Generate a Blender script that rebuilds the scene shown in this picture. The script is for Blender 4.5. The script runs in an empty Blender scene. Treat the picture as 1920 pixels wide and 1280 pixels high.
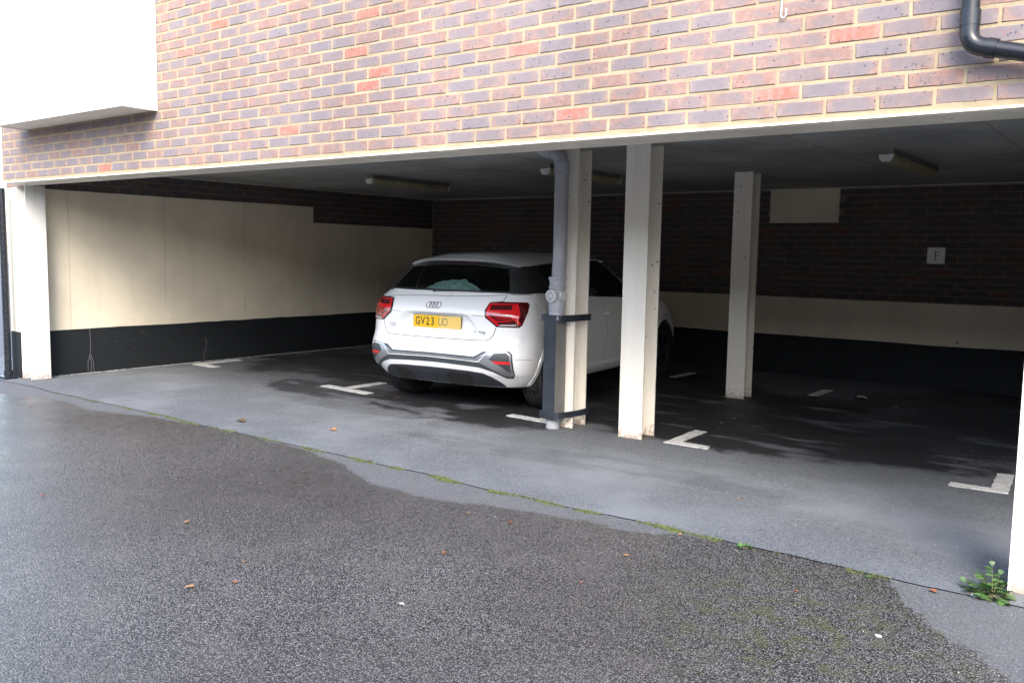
import bpy, bmesh, math, random
import numpy as np
from mathutils import Vector, Matrix, noise as mnoise
from mathutils.geometry import delaunay_2d_cdt

random.seed(7)
D = bpy.data
SC = bpy.context.scene
COL = SC.collection

# ---------------------------------------------------------------- camera
cam_d = D.cameras.new('camera'); cam = D.objects.new('camera', cam_d); COL.objects.link(cam)
cam_d.sensor_width = 36.0; cam_d.lens = 36.0 * 1650.0 / 1920.0
cam_d.clip_start = 0.05; cam_d.clip_end = 500
cr = Vector((0.79738663, 0.60320894, 0.01770695)); cu = Vector((-0.0739385, 0.06853486, 0.99490506)); cf = Vector((-0.59892208, 0.79463322, -0.09924915))
M = Matrix.Identity(4)
for i in range(3):
    M[i][0] = cr[i]; M[i][1] = cu[i]; M[i][2] = -cf[i]
M[0][3], M[1][3], M[2][3] = 9.41870, -4.04202, 1.40302
cam.matrix_world = M
SC.camera = cam

# ---------------------------------------------------------------- sky, sun, exposure
SUN_DIR = Vector((0.62, -1.0, 0.95)).normalized()
W = D.worlds.new('World'); SC.world = W; W.use_nodes = True
nt = W.node_tree; nt.nodes.clear()
wo = nt.nodes.new('ShaderNodeOutputWorld'); bg = nt.nodes.new('ShaderNodeBackground')
sky = nt.nodes.new('ShaderNodeTexSky'); sky.sky_type = 'NISHITA'; sky.sun_disc = False
sky.sun_elevation = math.asin(SUN_DIR.z); sky.sun_rotation = math.atan2(SUN_DIR.x, SUN_DIR.y)
sky.air_density = 1.0; sky.dust_density = 2.0; sky.ozone_density = 1.0
bg.inputs['Strength'].default_value = 0.15
nt.links.new(sky.outputs[0], bg.inputs[0]); nt.links.new(bg.outputs[0], wo.inputs[0])
sun_d = D.lights.new('sun', 'SUN'); sun_d.energy = .95; sun_d.angle = math.radians(26); sun_d.color = (1.0, 0.94, 0.85)
sun = D.objects.new('sun', sun_d); COL.objects.link(sun)
sun.rotation_euler = SUN_DIR.to_track_quat('Z', 'Y').to_euler()
sun.location = SUN_DIR * 40
SC.view_settings.view_transform = 'Standard'; SC.view_settings.look = 'None'
SC.view_settings.exposure = 2.25; SC.view_settings.gamma = 1.0; SC.view_settings.use_curve_mapping = False
SC.render.engine = 'CYCLES'
SC.cycles.max_bounces = 8; SC.cycles.diffuse_bounces = 4; SC.cycles.glossy_bounces = 4

# ================================================================ material helpers
class NT:
    def __init__(s, name):
        s.m = D.materials.new(name); s.m.use_nodes = True; s.t = s.m.node_tree; s.t.nodes.clear()
        s.out = s.t.nodes.new('ShaderNodeOutputMaterial'); s.b = s.t.nodes.new('ShaderNodeBsdfPrincipled')
        s.t.links.new(s.b.outputs[0], s.out.inputs[0])
        g = s.t.nodes.new('ShaderNodeNewGeometry'); s.pos = g.outputs['Position']
    def n(s, typ, **kw):
        x = s.t.nodes.new(typ)
        for k, v in kw.items(): setattr(x, k, v)
        return x
    def set(s, sock, v):
        if hasattr(v, 'is_output') or isinstance(v, bpy.types.NodeSocket): s.t.links.new(v, sock)
        elif isinstance(v, (tuple, list)): sock.default_value = tuple(v) + ((1,) if len(v) == 3 and sock.type == 'RGBA' else ())
        else: sock.default_value = v
    def inp(s, name, v): s.set(s.b.inputs[name], v)
    def noise(s, scale, detail=4, rough=.55, vec=None, dist=0.):
        x = s.n('ShaderNodeTexNoise'); x.inputs['Scale'].default_value = scale; x.inputs['Detail'].default_value = detail
        x.inputs['Roughness'].default_value = rough; x.inputs['Distortion'].default_value = dist
        s.t.links.new(vec or s.pos, x.inputs['Vector']); return x.outputs['Fac']
    def voro(s, scale, feature='F1', out='Distance', vec=None):
        x = s.n('ShaderNodeTexVoronoi'); x.feature = feature; x.inputs['Scale'].default_value = scale
        s.t.links.new(vec or s.pos, x.inputs['Vector']); return x.outputs[out]
    def ramp(s, f, a, b, va=0., vb=1.):
        x = s.n('ShaderNodeMapRange'); x.interpolation_type = 'SMOOTHSTEP'
        s.set(x.inputs[0], f); x.inputs[1].default_value = a; x.inputs[2].default_value = b
        s.set(x.inputs[3], va); s.set(x.inputs[4], vb); return x.outputs[0]
    def mix(s, f, a, b, mode='MIX'):
        x = s.n('ShaderNodeMix', data_type='RGBA', blend_type=mode)
        s.set(x.inputs[0], f); s.set(x.inputs[6], a); s.set(x.inputs[7], b); return x.outputs[2]
    def math(s, op, a, b=0., c=None):
        x = s.n('ShaderNodeMath', operation=op); s.set(x.inputs[0], a); s.set(x.inputs[1], b)
        if c is not None: s.set(x.inputs[2], c)
        return x.outputs[0]
    def sep(s, v=None):
        x = s.n('ShaderNodeSeparateXYZ'); s.t.links.new(v or s.pos, x.inputs[0]); return x.outputs
    def scale(s, sc, v=None):
        x = s.n('ShaderNodeMapping'); x.inputs['Scale'].default_value = sc; s.t.links.new(v or s.pos, x.inputs[0]); return x.outputs[0]
    def bump(s, h, strength=.3, dist=.002, prev=None):
        x = s.n('ShaderNodeBump'); x.inputs['Strength'].default_value = strength; x.inputs['Distance'].default_value = dist
        s.set(x.inputs['Height'], h)
        if prev is not None: s.t.links.new(prev, x.inputs['Normal'])
        return x.outputs[0]
    def attr(s, name):
        x = s.n('ShaderNodeAttribute'); x.attribute_name = name; return x

def simple(name, col, rough=.5, metal=0., var=.12, vscale=6., bump=0., bscale=200., coat=0., spec=.5, dirt=None):
    m = NT(name)
    f = m.noise(vscale, 5, .6)
    c = m.mix(m.ramp(f, .3, .7), tuple(x * (1 - var) for x in col), tuple(min(1, x * (1 + var)) for x in col))
    if dirt:
        dcol, amount = dirt
        d = m.ramp(m.noise(vscale * 2.7, 8, .7), .62 - amount, .72)
        c = m.mix(m.math('MULTIPLY', d, .7), c, dcol)
    m.inp('Base Color', c); m.inp('Metallic', metal)
    m.inp('Roughness', m.ramp(m.noise(vscale * 3, 3), .3, .7, rough * .85, min(1, rough * 1.15)))
    m.inp('Specular IOR Level', spec)
    if coat: m.inp('Coat Weight', coat); m.inp('Coat Roughness', .04)
    if bump: m.inp('Normal', m.bump(m.noise(bscale, 3), bump, .002))
    return m.m

# ---- brick
def brick_mat(name, dark=1.0, black_mix=0.):
    m = NT(name)
    tint = m.attr('tint').outputs['Fac']; loc = m.attr('local').outputs['Vector']
    # jitter the tint per object too
    oi = m.n('ShaderNodeObjectInfo'); tr = m.math('FRACT', m.math('ADD', tint, oi.outputs['Random']))
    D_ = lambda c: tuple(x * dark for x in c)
    pos2 = m.n('ShaderNodeVectorMath', operation='ADD'); cmb = m.n('ShaderNodeCombineXYZ'); m.set(cmb.inputs[1], m.math('MULTIPLY', tr, 37.0))
    m.t.links.new(m.pos, pos2.inputs[0]); m.t.links.new(cmb.outputs[0], pos2.inputs[1]); P2 = pos2.outputs[0]
    r2 = m.math('FRACT', m.math('MULTIPLY', tr, 7.31)); r3 = m.math('FRACT', m.math('MULTIPLY', tr, 23.7))
    red = m.mix(r2, D_((.295, .163, .133)), D_((.255, .163, .145)))
    red = m.mix(m.ramp(tr, .955, .965), red, D_((.40, .15, .11)))
    red = m.mix(m.ramp(m.noise(30, 5, .7, P2), .4, .7), red, D_((.33, .225, .195)))
    blue = m.mix(r3, D_((.205, .19, .215)), D_((.24, .195, .19)))
    sx, sy, sz = m.sep(loc)
    dx = m.math('POWER', m.math('ABSOLUTE', sx), 2.2); dz = m.math('POWER', m.math('ABSOLUTE', sz), 2.4)
    rad = m.math('ADD', m.math('MULTIPLY', dx, .75), m.math('MULTIPLY', dz, .6))
    rad = m.math('ADD', rad, m.math('MULTIPLY', m.math('SUBTRACT', m.noise(15, 6, .68, P2), .5), 3.4))
    rad = m.math('ADD', rad, m.math('SUBTRACT', m.math('MULTIPLY', r3, 1.1), .62))
    core = m.math('MULTIPLY', m.ramp(rad, .85, .1), m.ramp(tr, .965, .955))
    base = m.mix(m.math('MULTIPLY', core, .88), red, blue)
    # ring of red inside some hearts, streaky mottling, sandy edges
    ring = m.math('MULTIPLY', m.ramp(m.noise(11, 5, .7, P2), .60, .70), m.ramp(r2, .5, .8))
    base = m.mix(m.math('MULTIPLY', ring, .6), base, D_((.34, .15, .13)))
    f = m.noise(1, 6, .75, m.scale((18, 18, 70), P2))
    base = m.mix(m.math('MULTIPLY', m.ramp(f, .52, .75), .5), base, D_((.35, .28, .25)))
    edge = m.math('MAXIMUM', m.math('ABSOLUTE', sx), m.math('ABSOLUTE', sz))
    eg = m.math('MULTIPLY', m.ramp(edge, .55, 1.0), m.ramp(m.noise(26, 6, .75), .36, .62))
    base = m.mix(m.math('MULTIPLY', eg, .55), base, D_((.36, .285, .235)))
    # dark manganese spots, mortar smears
    v = m.voro(60); vs = m.ramp(m.math('ADD', v, m.math('MULTIPLY', m.noise(9, 2), .5)), .40, .31)
    v2 = m.ramp(m.voro(150), .20, .11)
    v3 = m.ramp(m.math('ADD', m.voro(27), m.math('MULTIPLY', m.noise(90, 2), .1)), .22, .15)
    sp = m.math('MAXIMUM', m.math('MULTIPLY', vs, .8), m.math('MAXIMUM', m.math('MULTIPLY', v2, .55), m.math('MULTIPLY', v3, .7)))
    base = m.mix(sp, base, tuple(x * dark for x in (.07, .07, .09)))
    sm = m.ramp(m.noise(45, 6, .8), .70, .78)
    base = m.mix(m.math('MULTIPLY', sm, .55), base, tuple(x * dark for x in (.55, .48, .36)))
    wx = m.ramp(m.noise(1, 5, .65, m.scale((1.1, 1.1, .45))), .32, .7, .84, 1.08)
    wv_ = m.n('ShaderNodeCombineXYZ')
    for i_ in range(3): m.set(wv_.inputs[i_], wx)
    base = m.mix(1., base, wv_.outputs[0], 'MULTIPLY')
    if black_mix: base = m.mix(black_mix, base, (.03, .03, .028))  # even mix towards near-black
    m.inp('Base Color', base); m.inp('Roughness', .85); m.inp('Specular IOR Level', .25)
    b = m.bump(m.noise(120, 5, .7), .55, .003); b = m.bump(m.noise(420, 2), .3, .001, b)
    m.inp('Normal', b)
    return m.m

def mortar_mat(name, col):
    m = NT(name)
    c = m.mix(m.ramp(m.noise(4, 5, .7), .3, .7), tuple(x * .82 for x in col), tuple(min(1, x * 1.12) for x in col))
    c = m.mix(m.ramp(m.noise(300, 2), .55, .75), c, tuple(x * .72 for x in col))
    m.inp('Base Color', c); m.inp('Roughness', .95); m.inp('Specular IOR Level', .1)
    m.inp('Normal', m.bump(m.noise(90, 5, .7), .7, .004))
    return m.m

def painted_wall(name, col, seed=0, streak=.15, specks=True):
    m = NT(name)
    c = m.mix(m.ramp(m.noise(1.3, 5, .6), .3, .7), tuple(x * .9 for x in col), tuple(min(1, x * 1.05) for x in col))
    st = m.noise(1, 5, .6, m.scale((7, 7, .6)))
    c = m.mix(m.math('MULTIPLY', m.ramp(st, .5, .8), streak), c, tuple(x * .5 for x in (col[0], col[1] * .95, col[2] * .8)))
    if specks:
        c = m.mix(m.math('MULTIPLY', m.ramp(m.math('ADD', m.voro(7), m.math('MULTIPLY', m.noise(3, 2), .35)), .2, .17), .6), c, (.12, .09, .06))
    px_, py_, pz_ = m.sep()
    sc_ = m.math('MULTIPLY', m.ramp(m.noise(1, 7, .8, m.scale((9, 3, 26))), .60, .72), m.ramp(pz_, 1.5, .3))
    c = m.mix(m.math('MULTIPLY', sc_, .38), c, (.22, .21, .19))
    m.inp('Base Color', c); m.inp('Roughness', .7); m.inp('Specular IOR Level', .3)
    b = m.bump(m.noise(28, 6, .65), .18, .006); m.inp('Normal', b)
    return m.m

# ---- painted steel with rust at the foot and chips
def steel_mat(name, col, zfoot=.12):
    m = NT(name)
    x, y, z = m.sep()
    c = m.mix(m.ramp(m.noise(1, 5, .6, m.scale((9, 9, 1.1))), .35, .7), tuple(v * .93 for v in col), col)
    st = m.ramp(m.noise(1, 6, .7, m.scale((40, 40, 1.2))), .56, .78)
    c = m.mix(m.math('MULTIPLY', st, .35), c, (.50, .36, .2))
    chips = m.ramp(m.noise(38, 6, .75), .665, .70)
    c = m.mix(m.math('MULTIPLY', chips, .8), c, (.16, .10, .06))
    foot = m.math('ADD', z, m.math('MULTIPLY', m.math('SUBTRACT', m.noise(28, 6, .7), .5), .5))
    rust = m.ramp(foot, zfoot * .75, zfoot * -.2)
    c = m.mix(m.math('MULTIPLY', rust, .6), c, (.23, .10, .035))
    m.inp('Base Color', c); m.inp('Roughness', m.ramp(m.noise(30), .3, .7, .42, .6))
    m.inp('Normal', m.bump(m.noise(60, 4, .6), .12, .003))
    return m.m

# ---- asphalt
WETPTS = [(-3, -1.0), (.4, -.42), (1.2, -.20), (2.05, -.24), (2.68, -.08), (3.42, .0), (4.03, .0), (4.6, -.03), (4.9, -.10), (5.18, -.2), (5.6, -.36), (6.06, -.38), (6.54, -.25), (6.88, -.17), (7.27, -.15), (7.46, -.06), (7.85, .03), (8.08, .12), (8.32, .10), (8.5, .0), (8.58, -.2), (8.66, -.32), (8.79, -.48), (8.93, -.57), (9.06, -.73), (9.3, -1.0), (10, -1.7), (12, -3)]
def curve_y(m, pts, x, lo=-3., hi=12.):
    fc = m.n('ShaderNodeFloatCurve'); cv = fc.mapping.curves[0]
    ys = [p[1] for p in pts]; y0, y1 = -3.1, .3
    P = [((a - lo) / (hi - lo), (b - y0) / (y1 - y0)) for a, b in pts]
    while len(cv.points) < len(P): cv.points.new(.5, .5)
    for cp, (a, b) in zip(cv.points, P): cp.location = (a, b); cp.handle_type = 'VECTOR'
    fc.mapping.use_clip = False
    fc.mapping.update()
    m.set(fc.inputs['Value'], m.ramp_lin(x, lo, hi, 0, 1))
    return m.ramp_lin(fc.outputs[0], 0, 1, y0, y1)
def _rl(s, f, a, b, va, vb):
    x = s.n('ShaderNodeMapRange'); s.set(x.inputs[0], f)
    for i, v in enumerate((a, b, va, vb)): x.inputs[i + 1].default_value = v
    return x.outputs[0]
NT.ramp_lin = _rl

def drive_mat():
    m = NT('driveway_asphalt')
    x, y, z = m.sep()
    by = curve_y(m, WETPTS, x)
    edge = m.math('ADD', m.math('MULTIPLY', m.math('SUBTRACT', m.noise(4, 8, .75), .5), .24), m.math('MULTIPLY', m.math('SUBTRACT', m.noise(38, 5, .75), .5), .16))
    d = m.math('ADD', m.math('SUBTRACT', by, y), edge)          # >0 on the damp side
    wet = m.ramp(d, -.02, .03)
    # stone chippings
    vc = m.n('ShaderNodeTexVoronoi'); vc.inputs['Scale'].default_value = 165; m.t.links.new(m.pos, vc.inputs['Vector'])
    cell = m.sep(vc.outputs['Color'])[0]
    vd = vc.outputs['Distance']
    chip = m.mix(m.ramp(cell, 0, 1), (.052, .052, .056), (.215, .213, .212))
    chip = m.mix(m.ramp(cell, .93, .97), chip, (.30, .29, .27))
    chip = m.mix(m.ramp(vd, .34, .66), chip, (.02, .02, .022))
    big = m.noise(.55, 4, .6); mid = m.noise(3.2, 5, .65)
    chip = m.mix(m.ramp(big, .35, .7, .0, .42), chip, (.040, .037, .034))
    chip = m.mix(m.ramp(mid, .45, .8, .0, .35), chip, (.12, .115, .11))
    dry = m.mix(.42, chip, (.17, .18, .20))
    wetc = m.mix(1., chip, (1.12, 1.09, 1.09), 'MULTIPLY')
    c = m.mix(wet, dry, wetc)
    # moss: close to the joint and a patch towards the near right
    nearj = m.ramp(m.math('ABSOLUTE', y), .30, .0)
    mossn = m.ramp(m.noise(2.2, 5, .7), .5, .68)
    j = m.math('MULTIPLY', m.math('MULTIPLY', nearj, mossn), wet)
    px = m.math('SUBTRACT', x, 8.35); py = m.math('SUBTRACT', y, -.75)
    rr = m.math('SQRT', m.math('ADD', m.math('MULTIPLY', px, px), m.math('MULTIPLY', py, py)))
    patch = m.math('MULTIPLY', m.ramp(rr, .95, .1), m.ramp(m.noise(9, 6, .75), .44, .66))
    moss = m.math('MAXIMUM', m.math('MULTIPLY', j, .75), m.math('MULTIPLY', patch, .6))
    c = m.mix(moss, c, (.075, .085, .025))
    m.inp('Base Color', c)
    m.inp('Roughness', m.math('SUBTRACT', m.ramp(wet, 0, 1, .78, .34), m.ramp(m.noise(1.2, 3), .4, .7, 0., .08)))
    m.inp('Specular IOR Level', .5)
    h = m.math('SUBTRACT', m.math('MULTIPLY', cell, .35), vd)
    b = m.bump(h, .6, .005); b = m.bump(m.noise(420, 3), .4, .0015, b)
    m.inp('Normal', b)
    return m.m

def floor_mat():
    m = NT('garage_floor_asphalt')
    x, y, z = m.sep()
    vc = m.n('ShaderNodeTexVoronoi'); vc.inputs['Scale'].default_value = 210; m.t.links.new(m.pos, vc.inputs['Vector'])
    cell = m.sep(vc.outputs['Color'])[0]
    base = m.mix(m.ramp(cell, 0, 1), (.062, .069, .078), (.165, .178, .196))
    base = m.mix(m.ramp(cell, .975, .99), base, (.30, .30, .30))
    base = m.mix(m.ramp(m.noise(.8, 5, .6), .42, .66, 0., .75), base, (.19, .205, .225))
    # damp, oily ground further in; ragged edge, islands near the posts
    wob = m.math('ADD', m.math('MULTIPLY', m.math('SUBTRACT', m.noise(1, 3, .55, m.scale((.9, 1.3, 1))), .5), 1.5), m.math('MULTIPLY', m.math('SUBTRACT', m.noise(5.5, 8, .7), .5), 1.0))
    damp = None
    for bx, by_, rx_, ry_, k_ in ((6.9, 2.75, 1.35, .80, 1.), (5.9, 3.6, 1.3, 1.5, 1.), (7.7, 3.9, 1.3, 1.2, .85), (4.35, 2.2, 1.2, .75, 1.), (4.4, 4.2, 1.4, 1.8, 1.), (2.55, 1.95, .8, .42, .8), (1.5, 3.6, 1.5, 1.3, .9), (6.6, 1.05, .9, .16, .24), (5.6, .85, .8, .14, .24), (7.15, 1.0, .5, .12, .24), (3.4, 1.35, 1.0, .14, .24), (8.7, 5.2, 1.6, 1.6, .8)):
        ax_ = m.math('DIVIDE', m.math('SUBTRACT', x, bx), rx_); ay_ = m.math('DIVIDE', m.math('SUBTRACT', y, by_), ry_)
        q = m.math('SQRT', m.math('ADD', m.math('MULTIPLY', ax_, ax_), m.math('MULTIPLY', ay_, ay_)))
        g_ = m.math('MULTIPLY', m.ramp(m.math('ADD', q, wob), 1.22, .88), k_)
        damp = g_ if damp is None else m.math('MAXIMUM', damp, g_)
    light = m.ramp(m.noise(1, 4, .55, m.scale((1.3, 3.2, 1))), .53, .66)   # dried-out islands
    damp = m.math('MULTIPLY', damp, m.math('SUBTRACT', 1., m.math('MULTIPLY', light, .85)))
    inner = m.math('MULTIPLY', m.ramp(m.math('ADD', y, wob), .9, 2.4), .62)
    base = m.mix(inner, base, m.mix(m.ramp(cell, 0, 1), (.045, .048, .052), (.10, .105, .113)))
    c = m.mix(damp, base, m.mix(m.ramp(cell, 0, 1), (.012, .0125, .0135), (.026, .027, .029)))
    stain = m.ramp(m.noise(2.3, 6, .7), .6, .75)
    c = m.mix(m.math('MULTIPLY', stain, .35), c, (.07, .062, .045))
    m.inp('Base Color', c)
    m.inp('Roughness', m.ramp(damp, 0, 1, .82, .60)); m.inp('Specular IOR Level', .35)
    b = m.bump(m.math('SUBTRACT', m.math('MULTIPLY', cell, .3), vc.outputs['Distance']), .45, .003); b = m.bump(m.noise(9, 4), .12, .02, b)
    m.inp('Normal', b)
    return m.m

def road_paint():
    m = NT('bay_marking_paint')
    c = m.mix(m.ramp(m.noise(20, 5, .7), .35, .75), (.62, .62, .60), (.42, .42, .41))
    c = m.mix(m.ramp(m.noise(120, 4, .75), .54, .66), c, (.12, .12, .125))
    c = m.mix(m.math('MULTIPLY', m.ramp(m.noise(9, 6, .75), .52, .68), .6), c, (.16, .16, .16))
    m.inp('Base Color', c); m.inp('Roughness', .75); m.inp('Normal', m.bump(m.voro(160), .4, .002)); return m.m

MT = {}
MT['brick'] = brick_mat('facade_brick', .93)
MT['brick_in'] = brick_mat('inner_brick', .55, black_mix=.35)
MT['mortar'] = mortar_mat('sand_mortar', (.36, .30, .20))
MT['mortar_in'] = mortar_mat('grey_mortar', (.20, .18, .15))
MT['cream'] = painted_wall('cream_paint', (.74, .655, .51))
MT['black'] = painted_wall('black_bitumen_paint', (.012, .0145, .017), streak=.1, specks=False)
MT['steel'] = steel_mat('white_painted_steel', (.76, .72, .64))
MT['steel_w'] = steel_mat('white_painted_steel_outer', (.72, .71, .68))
MT['lintel'] = simple('lintel_paint', (.84, .78, .66), .5, dirt=((.36, .27, .17), .04), vscale=3, bump=.1, bscale=50)
MT['soffit'] = simple('ceiling_board_paint', (.33, .335, .32), .75, var=.22, vscale=1.2, bump=.08, bscale=40)
MT['soffit_trim'] = simple('ceiling_trim_paint', (.55, .5, .42), .7)
MT['panel_w'] = simple('white_cladding', (.86, .86, .85), .45, var=.02, vscale=2)
MT['soffit_c'] = simple('beige_soffit', (.86, .82, .72), .6, var=.04)
MT['drive'] = drive_mat(); MT['floor'] = floor_mat(); MT['line'] = road_paint()
MT['screw'] = simple('screw_cap', (.85, .85, .83), .5)
MT['joint'] = simple('open_joint', (.012, .012, .012), .95, bump=.5, bscale=80)
MT['moss'] = simple('moss', (.075, .095, .02), .95, var=.5, vscale=30, bump=.6, bscale=300)
MT['pvc_black'] = simple('black_pvc', (.013, .015, .02), .28, var=.2, vscale=8)
MT['pvc_grey'] = simple('grey_pvc', (.30, .31, .34), .42, var=.08, vscale=7, dirt=((.12, .11, .09), .03))
MT['pvc_cap'] = simple('pale_grey_plastic', (.46, .48, .50), .5, var=.05)
MT['guard'] = simple('navy_painted_steel', (.022, .027, .036), .42, var=.25, vscale=9, dirt=((.16, .15, .14), .0), bump=.1, bscale=60)
MT['guard_side'] = simple('dusty_grey_steel', (.15, .148, .142), .7, var=.12, vscale=5)
MT['bounce_paving'] = simple('pale_bounce_concrete', (.50, .48, .44), .85, var=.12, vscale=2, bump=.2, bscale=60)
MT['sign'] = simple('sign_white', (.90, .89, .87), .5, var=.04)
MT['sign_dark'] = simple('sign_dark_grey', (.085, .085, .082), .7, var=.1)  # plain dark grey plate for the letter D
MT['ink'] = simple('sign_ink', (.02, .02, .02), .6)
MT['lamp_body'] = simple('light_body', (.16, .155, .14), .6, var=.2)
MT['lamp_diff'] = simple('light_diffuser', (.30, .27, .16), .35, var=.2)
MT['lamp_cap'] = simple('light_cap', (.62, .60, .56), .4)
MT['leaf_dead'] = simple('dead_leaf', (.22, .08, .04), .7, var=.35, vscale=30)
MT['leaf_pale'] = simple('dead_leaf_pale', (.32, .17, .08), .7, var=.3, vscale=30)
MT['weed'] = simple('weed_leaf', (.06, .125, .035), .5, var=.35, vscale=25)
MT['stem'] = simple('weed_stem', (.16, .13, .06), .6)
MT['litter'] = simple('litter_paper', (.42, .44, .42), .7, var=.1)
MT['block'] = simple('block_brick', (.13, .095, .08), .9, var=.2, vscale=3, bump=.2, bscale=20)
MT['win'] = simple('window_glass', (.02, .025, .03), .08)
MT['web'] = simple('cobweb_dirt', (.05, .04, .03), .9)
MT['rust'] = simple('rust', (.20, .075, .03), .85, var=.4, vscale=30)
MT['twig'] = simple('twig_bark', (.10, .075, .05), .9)

# ================================================================ mesh helpers
def tag(o, label=None, cat=None, group=None, kind=None):
    if label: o['label'] = label
    if cat: o['category'] = cat
    if group: o['group'] = group
    if kind: o['kind'] = kind
    return o
def empty(name, loc, rz=0., **kw):
    o = D.objects.new(name, None); o.empty_display_size = .1; COL.objects.link(o); o.location = loc; o.rotation_euler = (0, 0, rz); return tag(o, **kw)
def mesh_obj(name, verts, faces, mat, parent=None, smooth=False, **kw):
    me = D.meshes.new(name); me.from_pydata([tuple(v) for v in verts], [], faces); me.update()
    if smooth: me.shade_smooth()
    me.materials.append(mat)
    o = D.objects.new(name, me); COL.objects.link(o); o.parent = parent
    return tag(o, **kw)
class MB:
    def __init__(s): s.v = []; s.f = []
    def add(s, v, f):
        k = len(s.v); s.v += [tuple(a) for a in v]; s.f += [tuple(i + k for i in g) for g in f]; return s
    def box(s, x0, x1, y0, y1, z0, z1):
        return s.add([(x, y, z) for x in (x0, x1) for y in (y0, y1) for z in (z0, z1)],
                     [(0, 1, 3, 2), (4, 6, 7, 5), (0, 4, 5, 1), (2, 3, 7, 6), (0, 2, 6, 4), (1, 5, 7, 3)])
    def tube(s, pts, r, n=12, cap=True):
        pts = [Vector(p) for p in pts]; rr = r if isinstance(r, (list, tuple)) else [r] * len(pts)
        rings = []; up = None
        for i, p in enumerate(pts):
            d = (pts[min(i + 1, len(pts) - 1)] - pts[max(i - 1, 0)]).normalized()
            if up is None: up = Vector((0, 0, 1)) if abs(d.z) < .9 else Vector((1, 0, 0))
            a = d.cross(up).normalized(); b = a.cross(d).normalized(); up = b
            rings.append([p + (a * math.cos(2 * math.pi * k / n) + b * math.sin(2 * math.pi * k / n)) * rr[i] for k in range(n)])
        v = [q for R in rings for q in R]; f = []
        for i in range(len(pts) - 1):
            for k in range(n): f.append((i * n + k, i * n + (k + 1) % n, (i + 1) * n + (k + 1) % n, (i + 1) * n + k))
        if cap: f += [tuple(range(n - 1, -1, -1)), tuple((len(pts) - 1) * n + k for k in range(n))]
        return s.add(v, f)
    def build(s, name, mat, parent=None, smooth=False, bevel=0., **kw):
        o = mesh_obj(name, s.v, s.f, mat, parent, smooth, **kw)
        bm = bmesh.new(); bm.from_mesh(o.data)
        bmesh.ops.recalc_face_normals(bm, faces=bm.faces)
        if bevel: bmesh.ops.bevel(bm, geom=bm.edges, offset=bevel, segments=2, profile=.5, affect='EDGES')
        bm.to_mesh(o.data); bm.free()
        if smooth:
            try: o.data.set_sharp_from_angle(angle=math.radians(38))
            except Exception: pass
        return o

# ================================================================ bricks
def brick_geo(L, H, dep, rng, edge=.0035):
    """front faces -Y, centred on x/z, front plane at y=0"""
    hl, hh = L / 2, H / 2
    xs = [-hl, -hl * .35, hl * .3, hl]
    out = [(-hl, -hh), (-hl * .35, -hh), (hl * .3, -hh), (hl, -hh), (hl, 0), (hl, hh), (hl * .3, hh), (-hl * .35, hh), (-hl, hh), (-hl, 0)]
    out = [(x + rng.uniform(-.0016, .0016), z + rng.uniform(-.0016, .0016)) for x, z in out]
    fr = [(x - math.copysign(edge + rng.uniform(0, .0015), x), z - (math.copysign(edge + rng.uniform(0, .0015), z) if abs(z) > .01 else 0)) for x, z in out]
    n = len(out); pr = rng.uniform(-.0018, .0018); tl = rng.uniform(-.0015, .0015)
    v = [(x, pr + tl * x / hl, z) for x, z in fr] + [(x, .0045, z) for x, z in out] + [(x, dep, z) for x, z in out]
    f = [tuple(range(n))] + [(k, k + n, (k + 1) % n + n, (k + 1) % n) for k in range(n)] + [(k + n, k + 2 * n, (k + 1) % n + 2 * n, (k + 1) % n + n) for k in range(n)]
    loc = [(x / hl, 0, z / hh) for x, _, z in v]
    return v, f, loc
def brick_mesh(name, geos, tints, mat):
    """geos: list of (verts, faces, locals) -> one mesh"""
    V = []; F = []; Lc = []; T = []
    for (v, f, l), t in zip(geos, tints):
        k = len(V); V += v; F += [tuple(i + k for i in g) for g in f]; Lc += l; T += [t] * len(v)
    me = D.meshes.new(name); me.from_pydata(V, [], F)
    a = me.attributes.new('local', 'FLOAT_VECTOR', 'POINT'); a.data.foreach_set('vector', [c for l in Lc for c in l])
    a = me.attributes.new('tint', 'FLOAT', 'POINT'); a.data.foreach_set('value', T)
    me.update(); me.materials.append(mat); return me
def xform(v, o, ex, ey):   # local x->ex, y(depth)->ey, z up
    return [(o[0] + a * ex[0] + b * ey[0], o[1] + a * ex[1] + b * ey[1], o[2] + c) for a, b, c in v]

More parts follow.
